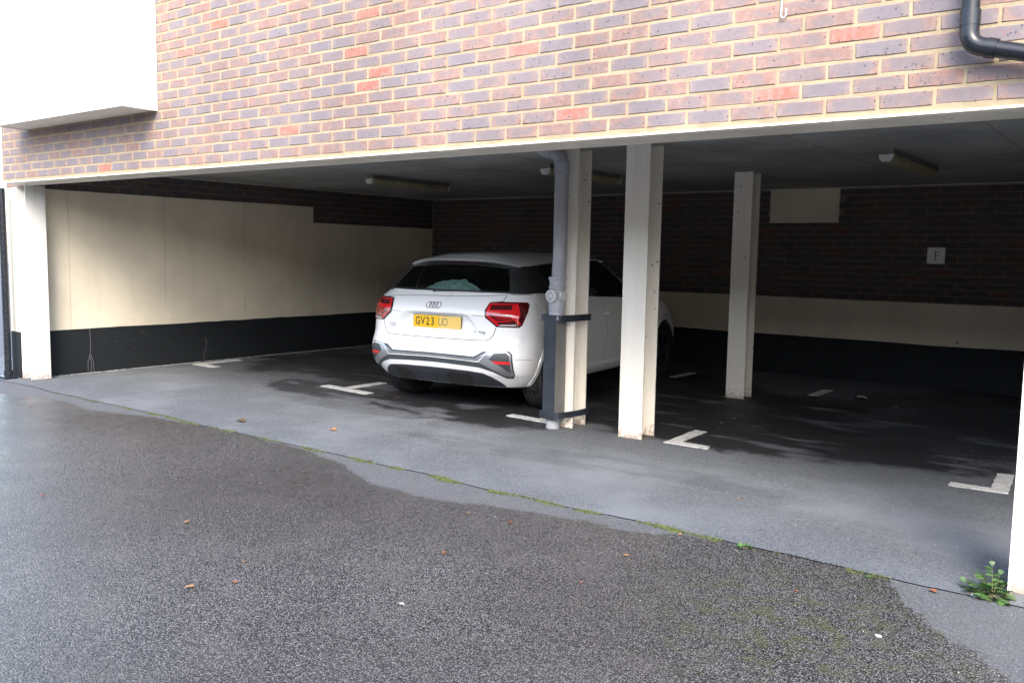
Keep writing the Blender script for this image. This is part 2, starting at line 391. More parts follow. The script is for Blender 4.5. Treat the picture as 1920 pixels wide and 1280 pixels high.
CAMP = Vector((9.41870, -4.04202, 1.40302))
def in_view(P, mx=0.):
    d = Vector(P) - CAMP; w = d.dot(cf)
    if w <= .1: return None
    px = 960 + 1650 * d.dot(cr) / w; py = 640 - 1650 * d.dot(cu) / w
    return (w if -10 < px < 1930 and -10 < py < 1290 else None)
def lay_bricks(parent, mat, origin, ex, ey, u0, u1, z0, z1, phase, hide=lambda u, z: False, occ=lambda u, z: False, maxn=300, var_seed=1):
    """bricks in stretcher bond; the (maxn) nearest in view become parts, the rest one stuff part"""
    rng = random.Random(var_seed)
    variants = {}
    items = []
    k = 0; z = z0
    while z + .06 < z1 + .001:
        u = u0; first = True
        off = phase + (.1125 if k % 2 else 0.)
        n0 = math.floor((u0 - off) / .225) ; j = n0
        while True:
            a = off + j * .225; b = a + .225; j += 1
            if a >= u1: break
            a2, b2 = max(a, u0), min(b, u1)
            if b2 - a2 < .05: continue
            L = b2 - a2 - .0105
            uc = (a2 + b2) / 2; zc = z + .0325
            if hide(uc, zc): continue
            items.append((uc, zc, L))
        k += 1; z += .075
    scored = []
    for it in items:
        P = (origin[0] + it[0] * ex[0], origin[1] + it[0] * ex[1], it[1])
        w = in_view(P)
        vis = w is not None and not occ(it[0], it[1])
        scored.append((0 if vis else 1, (w or 99) - it[2] * 4, it, P))
    scored.sort(key=lambda s: (s[0], s[1]))
    nind = 0; geos = []; tints = []
    rot = math.atan2(ex[1], ex[0]); mirrored = (ex[0] * ey[1] - ex[1] * ey[0]) < 0
    for s0, s1, (uc, zc, L), P in scored:
        if s0 == 0 and nind < maxn:
            key = (round(L, 2), rng.randrange(14))
            if key not in variants:
                v, f, l = brick_geo(L - .001, .0632, .03, rng)
                variants[key] = brick_mesh('brick', [(v, f, l)], [rng.random()], mat)
            o = D.objects.new('brick', variants[key]); COL.objects.link(o); o.parent = parent
            pl = Vector(parent.location)
            o.location = (P[0] - pl.x + rng.uniform(-.001, .001), P[1] - pl.y, P[2] - pl.z + rng.uniform(-.0015, .0015))
            o.rotation_euler = (0, rng.uniform(-.008, .008), rot)
            nind += 1
        else:
            v, f, l = brick_geo(L - .001, .0632, .03, rng)
            pl = Vector(parent.location)
            geos.append((xform(v, (P[0] - pl.x, P[1] - pl.y, P[2] - pl.z), ex, ey), f, l)); tints.append(rng.random())
    if geos:
        me = brick_mesh('brickwork', geos, tints, mat); o = D.objects.new('brickwork', me); COL.objects.link(o); o.parent = parent
        o['kind'] = 'stuff'
    return nind, len(geos)

ZL = 2.045      # bed under the first course of the facade
CEIL = 2.238
# ================================================================ ground
def crack_y(x): return .0 + .022 * mnoise.noise(Vector((x * 1.7, 3.1, 0))) * 2 + .012 * mnoise.noise(Vector((x * 9, 7.7, 0)))
def ground_sheet(name, mat, side):
    xs = list(np.arange(-3., 13.01, .05))
    v = []; f = []
    if side < 0:
        xs = [-70.] + xs + [80.]
        ys = None
        for x in xs: v += [(x, crack_y(x) - .0022, 0.), (x, -3., 0.), (x, -70., 0.)]
        n = 3
    else:
        for x in xs: v += [(x, crack_y(x) + .0022, 0.003), (x, 1.2, 0.0), (x, 7.2, 0.)]
        n = 3
    for i in range(len(xs) - 1):
        for k in range(n - 1): f.append((i * n + k, i * n + k + 1, (i + 1) * n + k + 1, (i + 1) * n + k))
    o = mesh_obj(name, v, f, mat, kind='structure'); 
    bm = bmesh.new(); bm.from_mesh(o.data); bmesh.ops.recalc_face_normals(bm, faces=bm.faces)
    if bm.faces[:][0].normal.z < 0: bmesh.ops.reverse_faces(bm, faces=bm.faces)
    bm.to_mesh(o.data); bm.free(); return o
ground_sheet('driveway', MT['drive'], -1)
ground_sheet('garage_floor', MT['floor'], 1)
mesh_obj('ground_joint', [(-3, -.06, -.018), (13, -.06, -.018), (13, .06, -.018), (-3, .06, -.018)], [(0, 1, 2, 3)], MT['joint'], kind='structure')
mesh_obj('bounce_paving', [(-40, -9.6, .004), (60, -9.6, .004), (60, -5.6, .004), (-40, -5.6, .004)], [(0, 1, 2, 3)], MT['bounce_paving'], kind='structure')  # added paving, out of view, bounces light onto the undersides
mesh_obj('bounce_paving', [(-40, -5.59, .004), (-1.6, -5.59, .004), (-1.6, -.6, .004), (-40, -.6, .004)], [(0, 1, 2, 3)], MT['bounce_paving'], kind='structure')  # second added sheet for the same bounce, to the left
mesh_obj('ground', [(-70, -.05, -.03), (80, -.05, -.03), (80, 70, -.03), (-70, 70, -.03)], [(0, 1, 2, 3)], MT['drive'], kind='structure')

# ================================================================ facade
fac = empty('brick_wall', (-.06, 0, ZL), label='sunlit multi-stock brick wall with sandy mortar above the open garage front', cat='wall')
def fac_occ(u, z): return .5 < u < 2.77 and z > 2.49
lay_bricks(fac, MT['brick'], (0, 0), (1, 0), (0, 1), -.06, 12.0, ZL + .004, 5.3, 0.0, occ=fac_occ, var_seed=11)
m_ = MB().box(-.052, 12.0, .0036, .2, 2.024, 5.3)
o = m_.build('mortar', MT['mortar']); o.parent = fac; o.matrix_parent_inverse = Matrix.Translation(fac.location).inverted()
def put(o, parent):
    o.parent = parent; o.matrix_parent_inverse = Matrix.LocRotScale(parent.location, parent.rotation_euler, None).inverted(); return o

# lintel: steel plate with a shallow nosing and a deep upstand behind
li = empty('lintel', (6, 0, 1.985), label='long cream painted steel lintel under the facade brickwork', cat='lintel')
put(MB().box(-.05, 12, -.006, .012, 2.0125, 2.0235).build('nosing', MT['lintel'], bevel=.002), li)
put(MB().box(-.05, 12, .0125, .266, 2.008, 2.019).build('soffit_plate', MT['lintel']), li)
put(MB().box(-.05, 12, .254, .268, 2.0195, CEIL).build('upstand', MT['lintel']), li)

# ---- projecting white bay
bay = empty('bay_window', (1.62, -.15, 2.495), label='white clad box bay projecting from the brick wall at upper left', cat='bay')
bx0, bx1, by = .5, 2.752, -.30
for a, b in ((bx0, 1.19), (1.193, 1.97), (1.973, bx1)):
    put(MB().box(a, b, by, by + .012, 2.495, 4.6).build('front_panel', MT['panel_w'], bevel=.0015), bay)
put(MB().box(bx1 - .012, bx1, by + .0125, -.001, 2.495, 4.6).build('side_panel', MT['panel_w']), bay)
put(MB().box(bx0, bx0 + .012, by + .0125, -.001, 2.495, 4.6).build('side_panel', MT['panel_w']), bay)
put(MB().box(bx0 + .0125, bx1 - .0125, by + .0125, -.001, 2.5, 2.515).build('soffit', MT['soffit_c']), bay)
put(MB().box(bx0, bx1, by, -.001, 4.601, 4.66).build('top_cap', MT['panel_w']), bay)

# ================================================================ garage walls
# set-back wall left of the opening
sb = empty('side_wall', (-1.5, .25, 0), label='cream and black painted wall end left of the first steel post', cat='wall')
put(MB().box(-.47, -.262, .205, .30, .49, 1.99).build('cream_band', MT['cream']), sb)
put(MB().box(-.468, -.262, .202, .30, -.02, .489).build('black_band', MT['black']), sb)
put(MB().box(-.47, -.065, .212, .42, 1.991, 5.3).build('mortar', MT['mortar']), sb)
lay_bricks(sb, MT['brick'], (0, .205), (1, 0), (0, 1), -.47, -.07, 1.995, 5.3, .1, maxn=40, var_seed=5)
# left wall
XL = -.18
lw = empty('side_wall', (XL, 3.3, 0), label='left garage wall, cream over a black skirting band with brick courses above', cat='wall')
def wavy_band(name, mat, par, pts_bot, pts_top, axis, face, depth):
    """vertical slab along Y (axis 'y', face at x) or along X (axis 'x', face at y) with a hand painted uneven top"""
    n = len(pts_top); v = []
    for (u, zb), (_, zt) in zip(pts_bot, pts_top):
        for dd in (0, depth):
            for z in (zb, zt): v.append((face + dd, u, z) if axis == 'y' else (u, face + dd, z))
    f = []
    for i in range(n - 1):
        a = i * 4; b = a + 4
        f += [(a, a + 1, b + 1, b), (a + 2, b + 2, b + 3, a + 3), (a + 1, a + 3, b + 3, b + 1), (a, b, b + 2, a + 2)]
    f += [(0, 2, 3, 1), tuple((n - 1) * 4 + k for k in (0, 1, 3, 2))]
    mb = MB().add(v, f); o = mb.build(name, mat); return put(o, par)
def wv(u, s, a=.008): return a * mnoise.noise(Vector((u * 1.3, s, 0))) + a * .5 * mnoise.noise(Vector((u * 5, s, 1)))
ys = np.arange(.42, 6.56, .08)
wavy_band('black_band', MT['black'], lw, [(y, -.02) for y in ys], [(y, .495 + wv(y, 2)) for y in ys], 'y', XL + .003, -.02)
# cream render panels divided by fine vertical joints
seams = [.42, .70, 1.83, 2.95, 4.085]
for a, b in zip(seams[:-1], seams[1:]):
    yy = np.linspace(a + .002, b - .002, 12)
    wavy_band('cream_panel', MT['cream'], lw, [(y, .47) for y in yy], [(y, 1.993 + wv(y, 5, .005)) for y in yy], 'y', XL, -.03)
for a, b in ((4.085, 5.3), (5.3, 6.53)):
    yy = np.linspace(a + .002, b - .002, 12)
    wavy_band('cream_panel', MT['cream'], lw, [(y, .47) for y in yy], [(y, 1.775 + wv(y, 6, .005)) for y in yy], 'y', XL - .004, -.03)
put(MB().box(XL - .2, XL - .021, .43, 6.7, 0, CEIL + .1).build('mortar', MT['mortar_in']), lw)
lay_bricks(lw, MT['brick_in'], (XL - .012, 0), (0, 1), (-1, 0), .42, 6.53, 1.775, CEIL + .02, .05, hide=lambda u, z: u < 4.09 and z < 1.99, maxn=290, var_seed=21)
put(MB().box(XL - .012, XL + .010, .2, 6.5, CEIL - .012, CEIL - .001).build('ceiling_bead', MT['soffit_trim']), lw)
# settlement cracks in the black band
def crack(par, pts, w, mat, nrm='x', name='crack'):
    mb = MB()
    for i in range(len(pts) - 1):
        (a, z0), (b, z1) = pts[i], pts[i + 1]
        x = XL + .0045
        mb.add([(x, a - w, z0), (x, a + w, z0), (x, b + w, z1), (x, b - w, z1)], [(0, 1, 2, 3)])
    return put(mb.build(name, mat), par)
crack(lw, [(.90, .49), (.905, .3), (.895, .18), (.91, .1), (.90, .0)], .0012, MT['pvc_grey'])
crack(lw, [(.90, .22), (.87, .12), (.868, .02)], .0012, MT['pvc_grey'])
crack(lw, [(.905, .2), (.93, .12), (.935, .0)], .0012, MT['pvc_grey'])
crack(lw, [(2.36, .3), (2.37, .2), (2.33, .1), (2.335, .02)], .0012, MT['pvc_grey'])

# back wall
YB = 6.526
bw = empty('rear_wall', (5, YB, 0), label='shaded rear garage wall, dark brick above cream and black painted bands', cat='wall')
xs = np.arange(-.2, 11.6, .12)
wavy_band('black_band', MT['black'], bw, [(x, -.02) for x in xs], [(x, .475 + wv(x, 9)) for x in xs], 'x', YB - .003, .02)
wavy_band('cream_band', MT['cream'], bw, [(x, .45) for x in xs], [(x, .937 + wv(x, 12)) for x in xs], 'x', YB, .03)
put(MB().box(-.3, 11.7, YB + .018, YB + .2, 0, CEIL + .1).build('mortar', MT['mortar_in']), bw)
def bocc(u, z): return (3.2 < u < 4.6 and z < 1.2)
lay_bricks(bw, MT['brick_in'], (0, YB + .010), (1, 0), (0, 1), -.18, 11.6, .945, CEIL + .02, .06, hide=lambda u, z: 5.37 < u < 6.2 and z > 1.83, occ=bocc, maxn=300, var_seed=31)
put(MB().box(5.372, 6.2, YB - .004, YB + .03, 1.83, CEIL - .013).build('cream_panel', MT['cream'], bevel=.004), bw)
put(MB().box(-.15, 11.5, YB - .012, YB + .012, CEIL - .012, CEIL - .001).build('ceiling_bead', MT['soffit_trim']), bw)
# right wall (beyond the frame)
rw = empty('side_wall', (11.6, 3.3, 0), label='right hand end wall of the garage beyond the last post', cat='wall')
put(MB().box(11.5, 11.7, .2, YB, .49, CEIL).build('cream_band', MT['cream']), rw)
put(MB().box(11.497, 11.7, .2, YB, -.02, .489).build('black_band', MT['black']), rw)

# ceiling boards with screw heads
ce = MB().box(XL - .1, 11.6, .2, YB + .1, CEIL, CEIL + .08).build('ceiling', MT['soffit'], kind='structure')
sc = MB()
rngs = random.Random(4)
def disc(mb, x, y, z, r, n=6, up=-1):
    v = [(x + r * math.cos(2 * math.pi * k / n), y + r * math.sin(2 * math.pi * k / n), z) for k in range(n)]
    mb.add(v + [(x, y, z + up * .002)], [(k, (k + 1) % n, n) for k in range(n)])
for i in range(28):
    for j in range(15):
        x = .2 + i * .41; y = .5 + j * .41
        if y > 6.4: continue
        x += rngs.uniform(-.03, .03); y += rngs.uniform(-.03, .03)
        disc(sc, x, y, CEIL - .001, .009)
        if j % 3 == 1 or rngs.random() < .15: disc(sc, x + .045, y + rngs.uniform(-.006, .006), CEIL - .001, .009)
for xj in np.arange(1.1, 11.4, 1.22):
    put(MB().box(xj - .0025, xj + .0025, .3, YB - .02, CEIL - .0012, CEIL + .001).build('board_joint', MT['lamp_body']), ce)
put(sc.build('screw_head', MT['screw'], kind='stuff'), ce)
# floor slab above the ceiling / roof so no light leaks
MB().box(-.06, 11.9, .2, 7.5, 2.6, 5.3).build('upper_storey', MT['mortar'], label='upper storey of the building behind the facade bricks', cat='building')

# added block, unseen behind the camera: it hides the low sky from the garage
nb = empty('low_sky_blocker', (12, -14, 0), label='added low brick block behind the viewpoint, hiding the low sky from the garage', cat='building')
mb = MB().box(-7, 23, -22, -9.5, -.02, 3.9)
put(mb.build('wall', MT['block']), nb)
for i in range(6):
    for j in range(1):
        put(MB().box(-5.8 + i * 3.3, -4.2 + i * 3.3, -9.54, -9.45, 1.2 + j * 2.9, 2.6 + j * 2.9).build('window', MT['win']), nb)

# ================================================================ steel posts
def hpost(x0, y0, w, dep, ztop, turned=False, tf=.011, tw=.008):
    mb = MB()
    def B(a, b, c, d): mb.box(a, b, c, d, 0, ztop)
    if not turned:
        B(x0, x0 + w, y0, y0 + tf); B(x0, x0 + w, y0 + dep - tf, y0 + dep); B(x0 + w / 2 - tw / 2, x0 + w / 2 + tw / 2, y0 + tf, y0 + dep - tf)
    else:
        B(x0, x0 + tf, y0, y0 + dep); B(x0 + w - tf, x0 + w, y0, y0 + dep); B(x0 + tf, x0 + w - tf, y0 + dep / 2 - tw / 2, y0 + dep / 2 + tw / 2)
    return mb
def post(x0, y0, w, dep, ztop, label, mat='steel', turned=False, webs=()):
    root = empty('steel_post', (x0 + w / 2, y0 + dep / 2, 0), label=label, cat='post', group='white steel H posts holding up the ceiling')
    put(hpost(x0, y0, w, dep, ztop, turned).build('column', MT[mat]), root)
    if webs:
        mb = MB(); r = random.Random(len(label))
        for (x, y, z) in webs:
            for _ in range(7):
                d = Vector((r.uniform(-1, 1), -.15, r.uniform(-.8, .8))) * r.uniform(.006, .026)
                p = Vector((x, y, z)); mb.tube([p, p + d * .6, p + d + Vector((0, 0, r.uniform(-.006, .006)))], [.0028, .0014, .0006], 5)
        o = put(mb.build('cobweb', MT['web']), root); o['kind'] = 'stuff'
    # debris collected at the foot
    r = random.Random(int(x0 * 100)); mb = MB()
    for _ in range(70):
        a = r.uniform(0, 6.28); q = 1 + abs(r.gauss(0, .18)); X = x0 + w / 2 + math.cos(a) * w / 2 * 1.25 * q; Y = y0 + dep / 2 + math.sin(a) * dep / 2 * 1.25 * q; s = r.uniform(.002, .007)
        mb.add([(X - s, Y, .004), (X + s, Y - s * .4, .004), (X, Y + s, .004), (X, Y, .004 + s * .9)], [(0, 1, 3), (1, 2, 3), (2, 0, 3), (0, 2, 1)])
    put(mb.build('debris', MT['stem'], kind='stuff'), root)
    return root
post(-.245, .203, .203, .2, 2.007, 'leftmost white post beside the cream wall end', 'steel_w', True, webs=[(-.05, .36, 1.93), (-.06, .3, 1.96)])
post(6.018, 1.87, .203, .207, CEIL, 'freestanding white post between the pipe post and the rear post', webs=[(6.215, 2.055, 1.80), (6.21, 2.055, 1.36), (6.17, 2.055, 1.335), (6.2, 2.055, 1.13), (6.13, 2.055, .78), (6.2, 2.055, 1.0)])
post(5.375, 1.885, .203, .2, CEIL, 'white post directly behind the grey soil pipe', webs=[(5.50, 1.88, 1.87), (5.57, 2.07, 1.83), (5.53, 2.07, 2.0), (5.535, 2.07, 2.04)])
post(5.853, 4.29, .19, .2, CEIL, 'small looking white post set far back in the shade', webs=[(5.9, 4.285, 1.85), (6.0, 4.285, 1.4), (6.04, 4.47, .5), (5.93, 4.285, 2.1)])
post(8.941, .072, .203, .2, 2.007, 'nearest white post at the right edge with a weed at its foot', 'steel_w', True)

# ================================================================ soil pipe and its guard
PX, PY = 5.478, 1.80
sp = empty('soil_pipe', (PX, PY, 0), label='grey plastic soil pipe with round access cap in front of a white post', cat='pipe')
R_ = .056
put(MB().tube([(PX - .034, PY, 0), (PX - .026, PY, .86), (PX - .016, PY, 1.02), (PX, PY, 1.4), (PX, PY, 2.09), (PX - .004, PY, 2.125), (PX - .018, PY + .0, 2.16), (PX - .045, PY, 2.187), (PX - .09, PY, 2.205)], R_, 28).build('pipe', MT['pvc_grey'], smooth=True), sp)
put(MB().tube([(PX - .075, PY, 2.198), (PX - .16, PY, 2.232), (PX - .2, PY, 2.26)], R_ * 1.09, 28).build('top_bend', MT['pvc_grey'], smooth=True), sp)
def lathe(mb, cx, cy, prof, n=28):
    v = [(cx + r * math.cos(2 * math.pi * k / n), cy + r * math.sin(2 * math.pi * k / n), z) for r, z in prof for k in range(n)]
    f = [(i * n + k, i * n + (k + 1) % n, (i + 1) * n + (k + 1) % n, (i + 1) * n + k) for i in range(len(prof) - 1) for k in range(n)]
    return mb.add(v, f)
o = lathe(MB(), PX, PY, [(R_, 2.03), (R_ + .006, 2.032), (R_ + .006, 2.105), (R_ + .01, 2.108), (R_ + .01, 2.12), (R_, 2.122)]).build('top_socket', MT['pvc_grey'], smooth=True); put(o, sp)
o = lathe(MB(), PX - .018, PY, [(R_, .89), (R_ + .009, .892), (R_ + .010, .94), (R_ + .007, .945), (R_ + .011, .965), (R_ + .011, 1.03), (R_ + .004, 1.04), (R_ + .004, 1.125), (R_ + .012, 1.13), (R_ + .012, 1.15), (R_ + .007, 1.155), (R_ + .007, 1.17), (R_ + .006, 1.20), (R_ + .016, 1.203), (R_ + .016, 1.222), (R_, 1.225)]).build('access_tee', MT['pvc_grey'], smooth=True); put(o, sp)
# access caps: front-left and right
def cap(az, z, r, ln, nm):
    d = Vector((math.sin(az), -math.cos(az), 0)); c = Vector((PX - .016, PY, z))
    put(MB().tube([c + d * .02, c + d * (R_ + ln - .02)], r * .86, 28).build(nm + '_socket', MT['pvc_grey'], smooth=True), sp)
    k = put(MB().tube([c + d * (R_ + ln - .022), c + d * (R_ + ln - .002), c + d * (R_ + ln)], [r, r, r * .94], 32).build(nm, MT['pvc_cap'], smooth=True), sp)
    return c + d * (R_ + ln), d
c0, d0 = cap(math.radians(-3), 1.075, .050, .035, 'access_cap')
cap(math.radians(82), 1.075, .034, .012, 'side_cap')
mb = MB(); side = Vector((d0.y, -d0.x, 0)); side = Vector((-d0.y, d0.x, 0)); up = Vector((0, 0, 1))
for k in range(8):
    a = k * math.pi / 4 + .3
    for dd in (-.0035, .0035):
        e = side * math.cos(a) + up * math.sin(a); p = side * -math.sin(a) + up * math.cos(a)
        q = c0 + d0 * .0008 + p * dd
        v = [q + e * r1 + p * w for r1 in (.018, .032) for w in (-.0012, .0012)]
        mb.add(v + [x + d0 * .0015 for x in v], [(4, 5, 7, 6), (0, 1, 5, 4), (2, 3, 7, 6), (0, 2, 6, 4), (1, 3, 7, 5)])
put(mb.build('cap_vent', MT['pvc_black']), sp)
mb = MB().tube([(PX - R_ - .013, PY - .01, 1.19), (PX - R_ - .03, PY - .015, 1.19)], .005, 8); put(mb.build('bolt', MT['steel']), sp)

gd = empty('pipe_guard', (5.42, 1.72, 0), label='dark navy steel guard strapped around the foot of the soil pipe', cat='guard')
GX0, GX1, GY = 5.398, 5.512, 1.715
put(MB().box(GX0, GX1, GY, GY + .006, .085, .925).build('front_plate', MT['guard'], bevel=.001), gd)
put(MB().box(GX0, GX0 + .006, GY + .0065, GY + .07, .085, .925).build('side_plate', MT['guard'], bevel=.001), gd)
def strap(z, h, nm):
    for sgn in (-1, 1):
        pts = [(GX1 + .0, GY + .001), (5.548, GY + .010), (5.560, GY + .06), (5.592, 1.94), (5.592, 2.1)] if sgn > 0 else [(GX0 + .002, GY - .002), (GX0 - .032, GY + .004), (GX0 - .036, GY + .03), (5.365, 1.9), (5.365, 2.1)]
        mb = MB(); n = len(pts)
        v = []
        for i, (x, y) in enumerate(pts):
            a = Vector(pts[min(i + 1, n - 1)]) - Vector(pts[max(i - 1, 0)]); a.normalize(); nx, ny = (a.y, -a.x)
            zz = z + (0.0 if sgn < 0 else 0)
            for t in (0, .005):
                for q in (0, h): v.append((x + nx * t, y + ny * t, zz + q))
        f = []
        for i in range(n - 1):
            a = i * 4; b = a + 4
            f += [(a, a + 1, b + 1, b), (a + 2, b + 2, b + 3, a + 3), (a + 1, a + 3, b + 3, b + 1), (a, b, b + 2, a + 2)]
        f += [(0, 2, 3, 1), tuple((n - 1) * 4 + k for k in (0, 1, 3, 2))]
        put(mb.add(v, f).build(nm, MT['guard']), gd)
put(MB().box(GX1 - .004, GX1, GY + .0065, GY + .150, .085, .868).build('side_plate', MT['guard_side']), gd)
strap(.872, .052, 'upper_strap'); strap(.095, .05, 'lower_strap')
put(MB().box(5.520, 5.533, GY - .004, GY + .012, .885, .915).build('bolt', MT['pvc_grey'], bevel=.002), gd)

# ================================================================ rain water pipes
dp = empty('downpipe', (8.68, -.08, 2.3), label='glossy black plastic downpipe with elbow at the upper right of the facade', cat='pipe')
DX, DY = 8.681, -.075
def arcpts(p0, p1, p2, n=7):
    p0, p1, p2 = Vector(p0), Vector(p1), Vector(p2); return [p0 * (1 - t) ** 2 + p1 * 2 * t * (1 - t) + p2 * t * t for t in [i / n for i in range(n + 1)]]
run = Vector((.965, .0, -.262))
el = Vector((DX, DY, 2.262))
put(MB().tube([(DX, DY, 2.36), (DX, DY, 5.2)], .033, 26).build('upright', MT['pvc_black'], smooth=True), dp)
put(MB().tube([Vector((DX, DY, 2.375)), Vector((DX, DY, 2.32))] + arcpts((DX, DY, 2.315), el, el + run * .055) + [el + run * .09], .0365, 26).build('elbow', MT['pvc_black'], smooth=True), dp)
put(MB().tube([(DX, DY, 2.335), (DX, DY, 2.395)], .0385, 26).build('collar', MT['pvc_black'], smooth=True), dp)
put(MB().tube([el + run * .07, el + run * .105], .0395, 26).build('collar', MT['pvc_black'], smooth=True), dp)
put(MB().tube([el + run * .08, el + run * 1.6], .033, 26).build('sloping_pipe', MT['pvc_black'], smooth=True), dp)
dl = empty('downpipe', (-.31, .07, 0), label='slim black downpipe standing at the far left edge of the photo', cat='pipe')
put(MB().tube([(-.335, .10, .03), (-.335, .10, 1.98)], .034, 20).build('upright', MT['pvc_black'], smooth=True), dl)
put(MB().tube([(-.335, .10, .03), (-.335, .10, .09)], .042, 20).build('shoe', MT['pvc_black'], smooth=True), dl)
put(MB().box(-.43, -.25, .03, .16, 0.002, .03).build('gully', MT['pvc_black'], bevel=.006), dl)
hk = MB().tube([(7.884, -.006, 2.60), (7.884, -.012, 2.51)] + [(7.884 + .012 - .012 * math.cos(a), -.014, 2.505 - .014 * math.sin(a)) for a in (.4, 1.2, 2., 2.8)] + [(7.908, -.014, 2.53)], .0042, 8).build('wire_hook', MT['pvc_cap'], smooth=True, label='small white bent wire hook on the brick wall near the top', cat='hook')

# ================================================================ bay markings
def quad_mark(name, polys, label):
    mb = MB()
    for p in polys:
        r = random.Random(hash(len(p)) + int(p[0][0] * 50)); 
        # ragged outline
        q = []
        for i in range(len(p)):
            a, b = Vector(p[i]), Vector(p[(i + 1) % len(p)]); L = (b - a).length; n = max(1, int(L / .03))
            for k in range(n):
                t = k / n; c = a.lerp(b, t)
                q.append((c.x + r.uniform(-.005, .005), c.y + r.uniform(-.005, .005)))
        n = len(q)
        v = [(x, y, .0075) for x, y in q] + [(x, y, .0015) for x, y in q]
        mb.add(v, [tuple(range(n))] + [(k, k + n, (k + 1) % n + n, (k + 1) % n) for k in range(n)])
    return mb.build(name, MT['line'], label=label, cat='floor marking', group='white painted parking bay corner marks')
quad_mark('bay_marking', [[(-.02, 2.06), (.42, 2.05), (.40, 2.165), (.085, 2.17), (.06, 2.72), (-.05, 2.73)]], 'white L mark on the floor nearest the left wall')
quad_mark('bay_marking', [[(2.405, 1.975), (3.135, 1.915), (3.13, 2.03), (2.775, 2.055), (2.775, 2.57), (2.655, 2.58), (2.66, 2.07), (2.41, 2.09)]], 'white T mark on the floor beside the left rear wheel')
quad_mark('bay_marking', [[(4.85, 1.95), (5.52, 1.90), (5.53, 2.0), (5.24, 2.03), (5.24, 2.5), (5.14, 2.5), (5.14, 2.035), (4.85, 2.05)]], 'white mark partly hidden by the pipe guard near the right rear tyre')
quad_mark('bay_marking', [[(6.405, 1.89), (6.76, 1.885), (6.735, 1.985), (6.50, 1.99), (6.48, 2.485), (6.375, 2.485)]], 'white L mark right of the freestanding post')
quad_mark('bay_marking', [[(8.36, 1.945), (8.685, 1.97), (8.65, 2.525), (8.55, 2.505), (8.585, 2.05), (8.355, 2.04)]], 'white L mark near the right edge of the floor')
quad_mark('bay_marking', [[(4.75, 5.2), (4.85, 5.2), (4.85, 5.75), (4.75, 5.75)]], 'faint white stripe in deep shade left of the rear post')
quad_mark('bay_marking', [[(6.45, 5.0), (6.55, 5.0), (6.55, 5.5), (6.45, 5.5)]], 'faint white stripe in deep shade right of the rear post')

# ================================================================ ceiling lights
def striplight(x, y0, L, label):
    z = CEIL
    root = empty('strip_light', (x, y0 + L / 2, z), label=label, cat='light', group='unlit strip lights on the garage ceiling')
    mb = MB(); prof = [(-.05, 0), (-.052, -.03), (-.062, -.045), (.062, -.045), (.052, -.03), (.05, 0)]
    n = len(prof); v = [(x + a, yy, z + b) for yy in (y0, y0 + L) for a, b in prof]
    mb.add(v, [(k, (k + 1) % n, (k + 1) % n + n, k + n) for k in range(n)] + [tuple(range(n)), tuple(range(2 * n - 1, n - 1, -1))])
    put(mb.build('body', MT['lamp_body']), root)
    prof = [(-.056, -.046), (-.050, -.075), (-.03, -.1), (.03, -.1), (.050, -.075), (.056, -.046)]
    v = [(x + a, yy, z + b) for yy in (y0 + .02, y0 + L - .02) for a, b in prof]; mb = MB()
    mb.add(v, [(k, (k + 1) % n, (k + 1) % n + n, k + n) for k in range(n)] + [tuple(range(n)), tuple(range(2 * n - 1, n - 1, -1))])
    put(mb.build('diffuser', MT['lamp_diff']), root)
    for a, b in ((y0 - .012, y0 + .0195), (y0 + L - .0195, y0 + L + .012)):
        v = [(x + s * .95, yy, z + t) for yy in (a, b) for s, t in prof]; mb = MB()
        mb.add(v, [(k, (k + 1) % n, (k + 1) % n + n, k + n) for k in range(n)] + [tuple(range(n)), tuple(range(2 * n - 1, n - 1, -1))])
        put(mb.build('end_cap', MT['lamp_cap']), root)
        put(MB().tube([(x, a - .008, z - .072), (x, a + .002, z - .072)], .014, 14).build('tube_holder', MT['lamp_cap'], smooth=True), root)
striplight(2.25, 2.82, 1.27, 'unlit strip light on the ceiling left of the soil pipe')
striplight(4.66, 2.74, 1.3, 'unlit strip light on the ceiling behind the top of the soil pipe')
striplight(7.60, 3.0, 1.5, 'unlit strip light on the ceiling at the right')

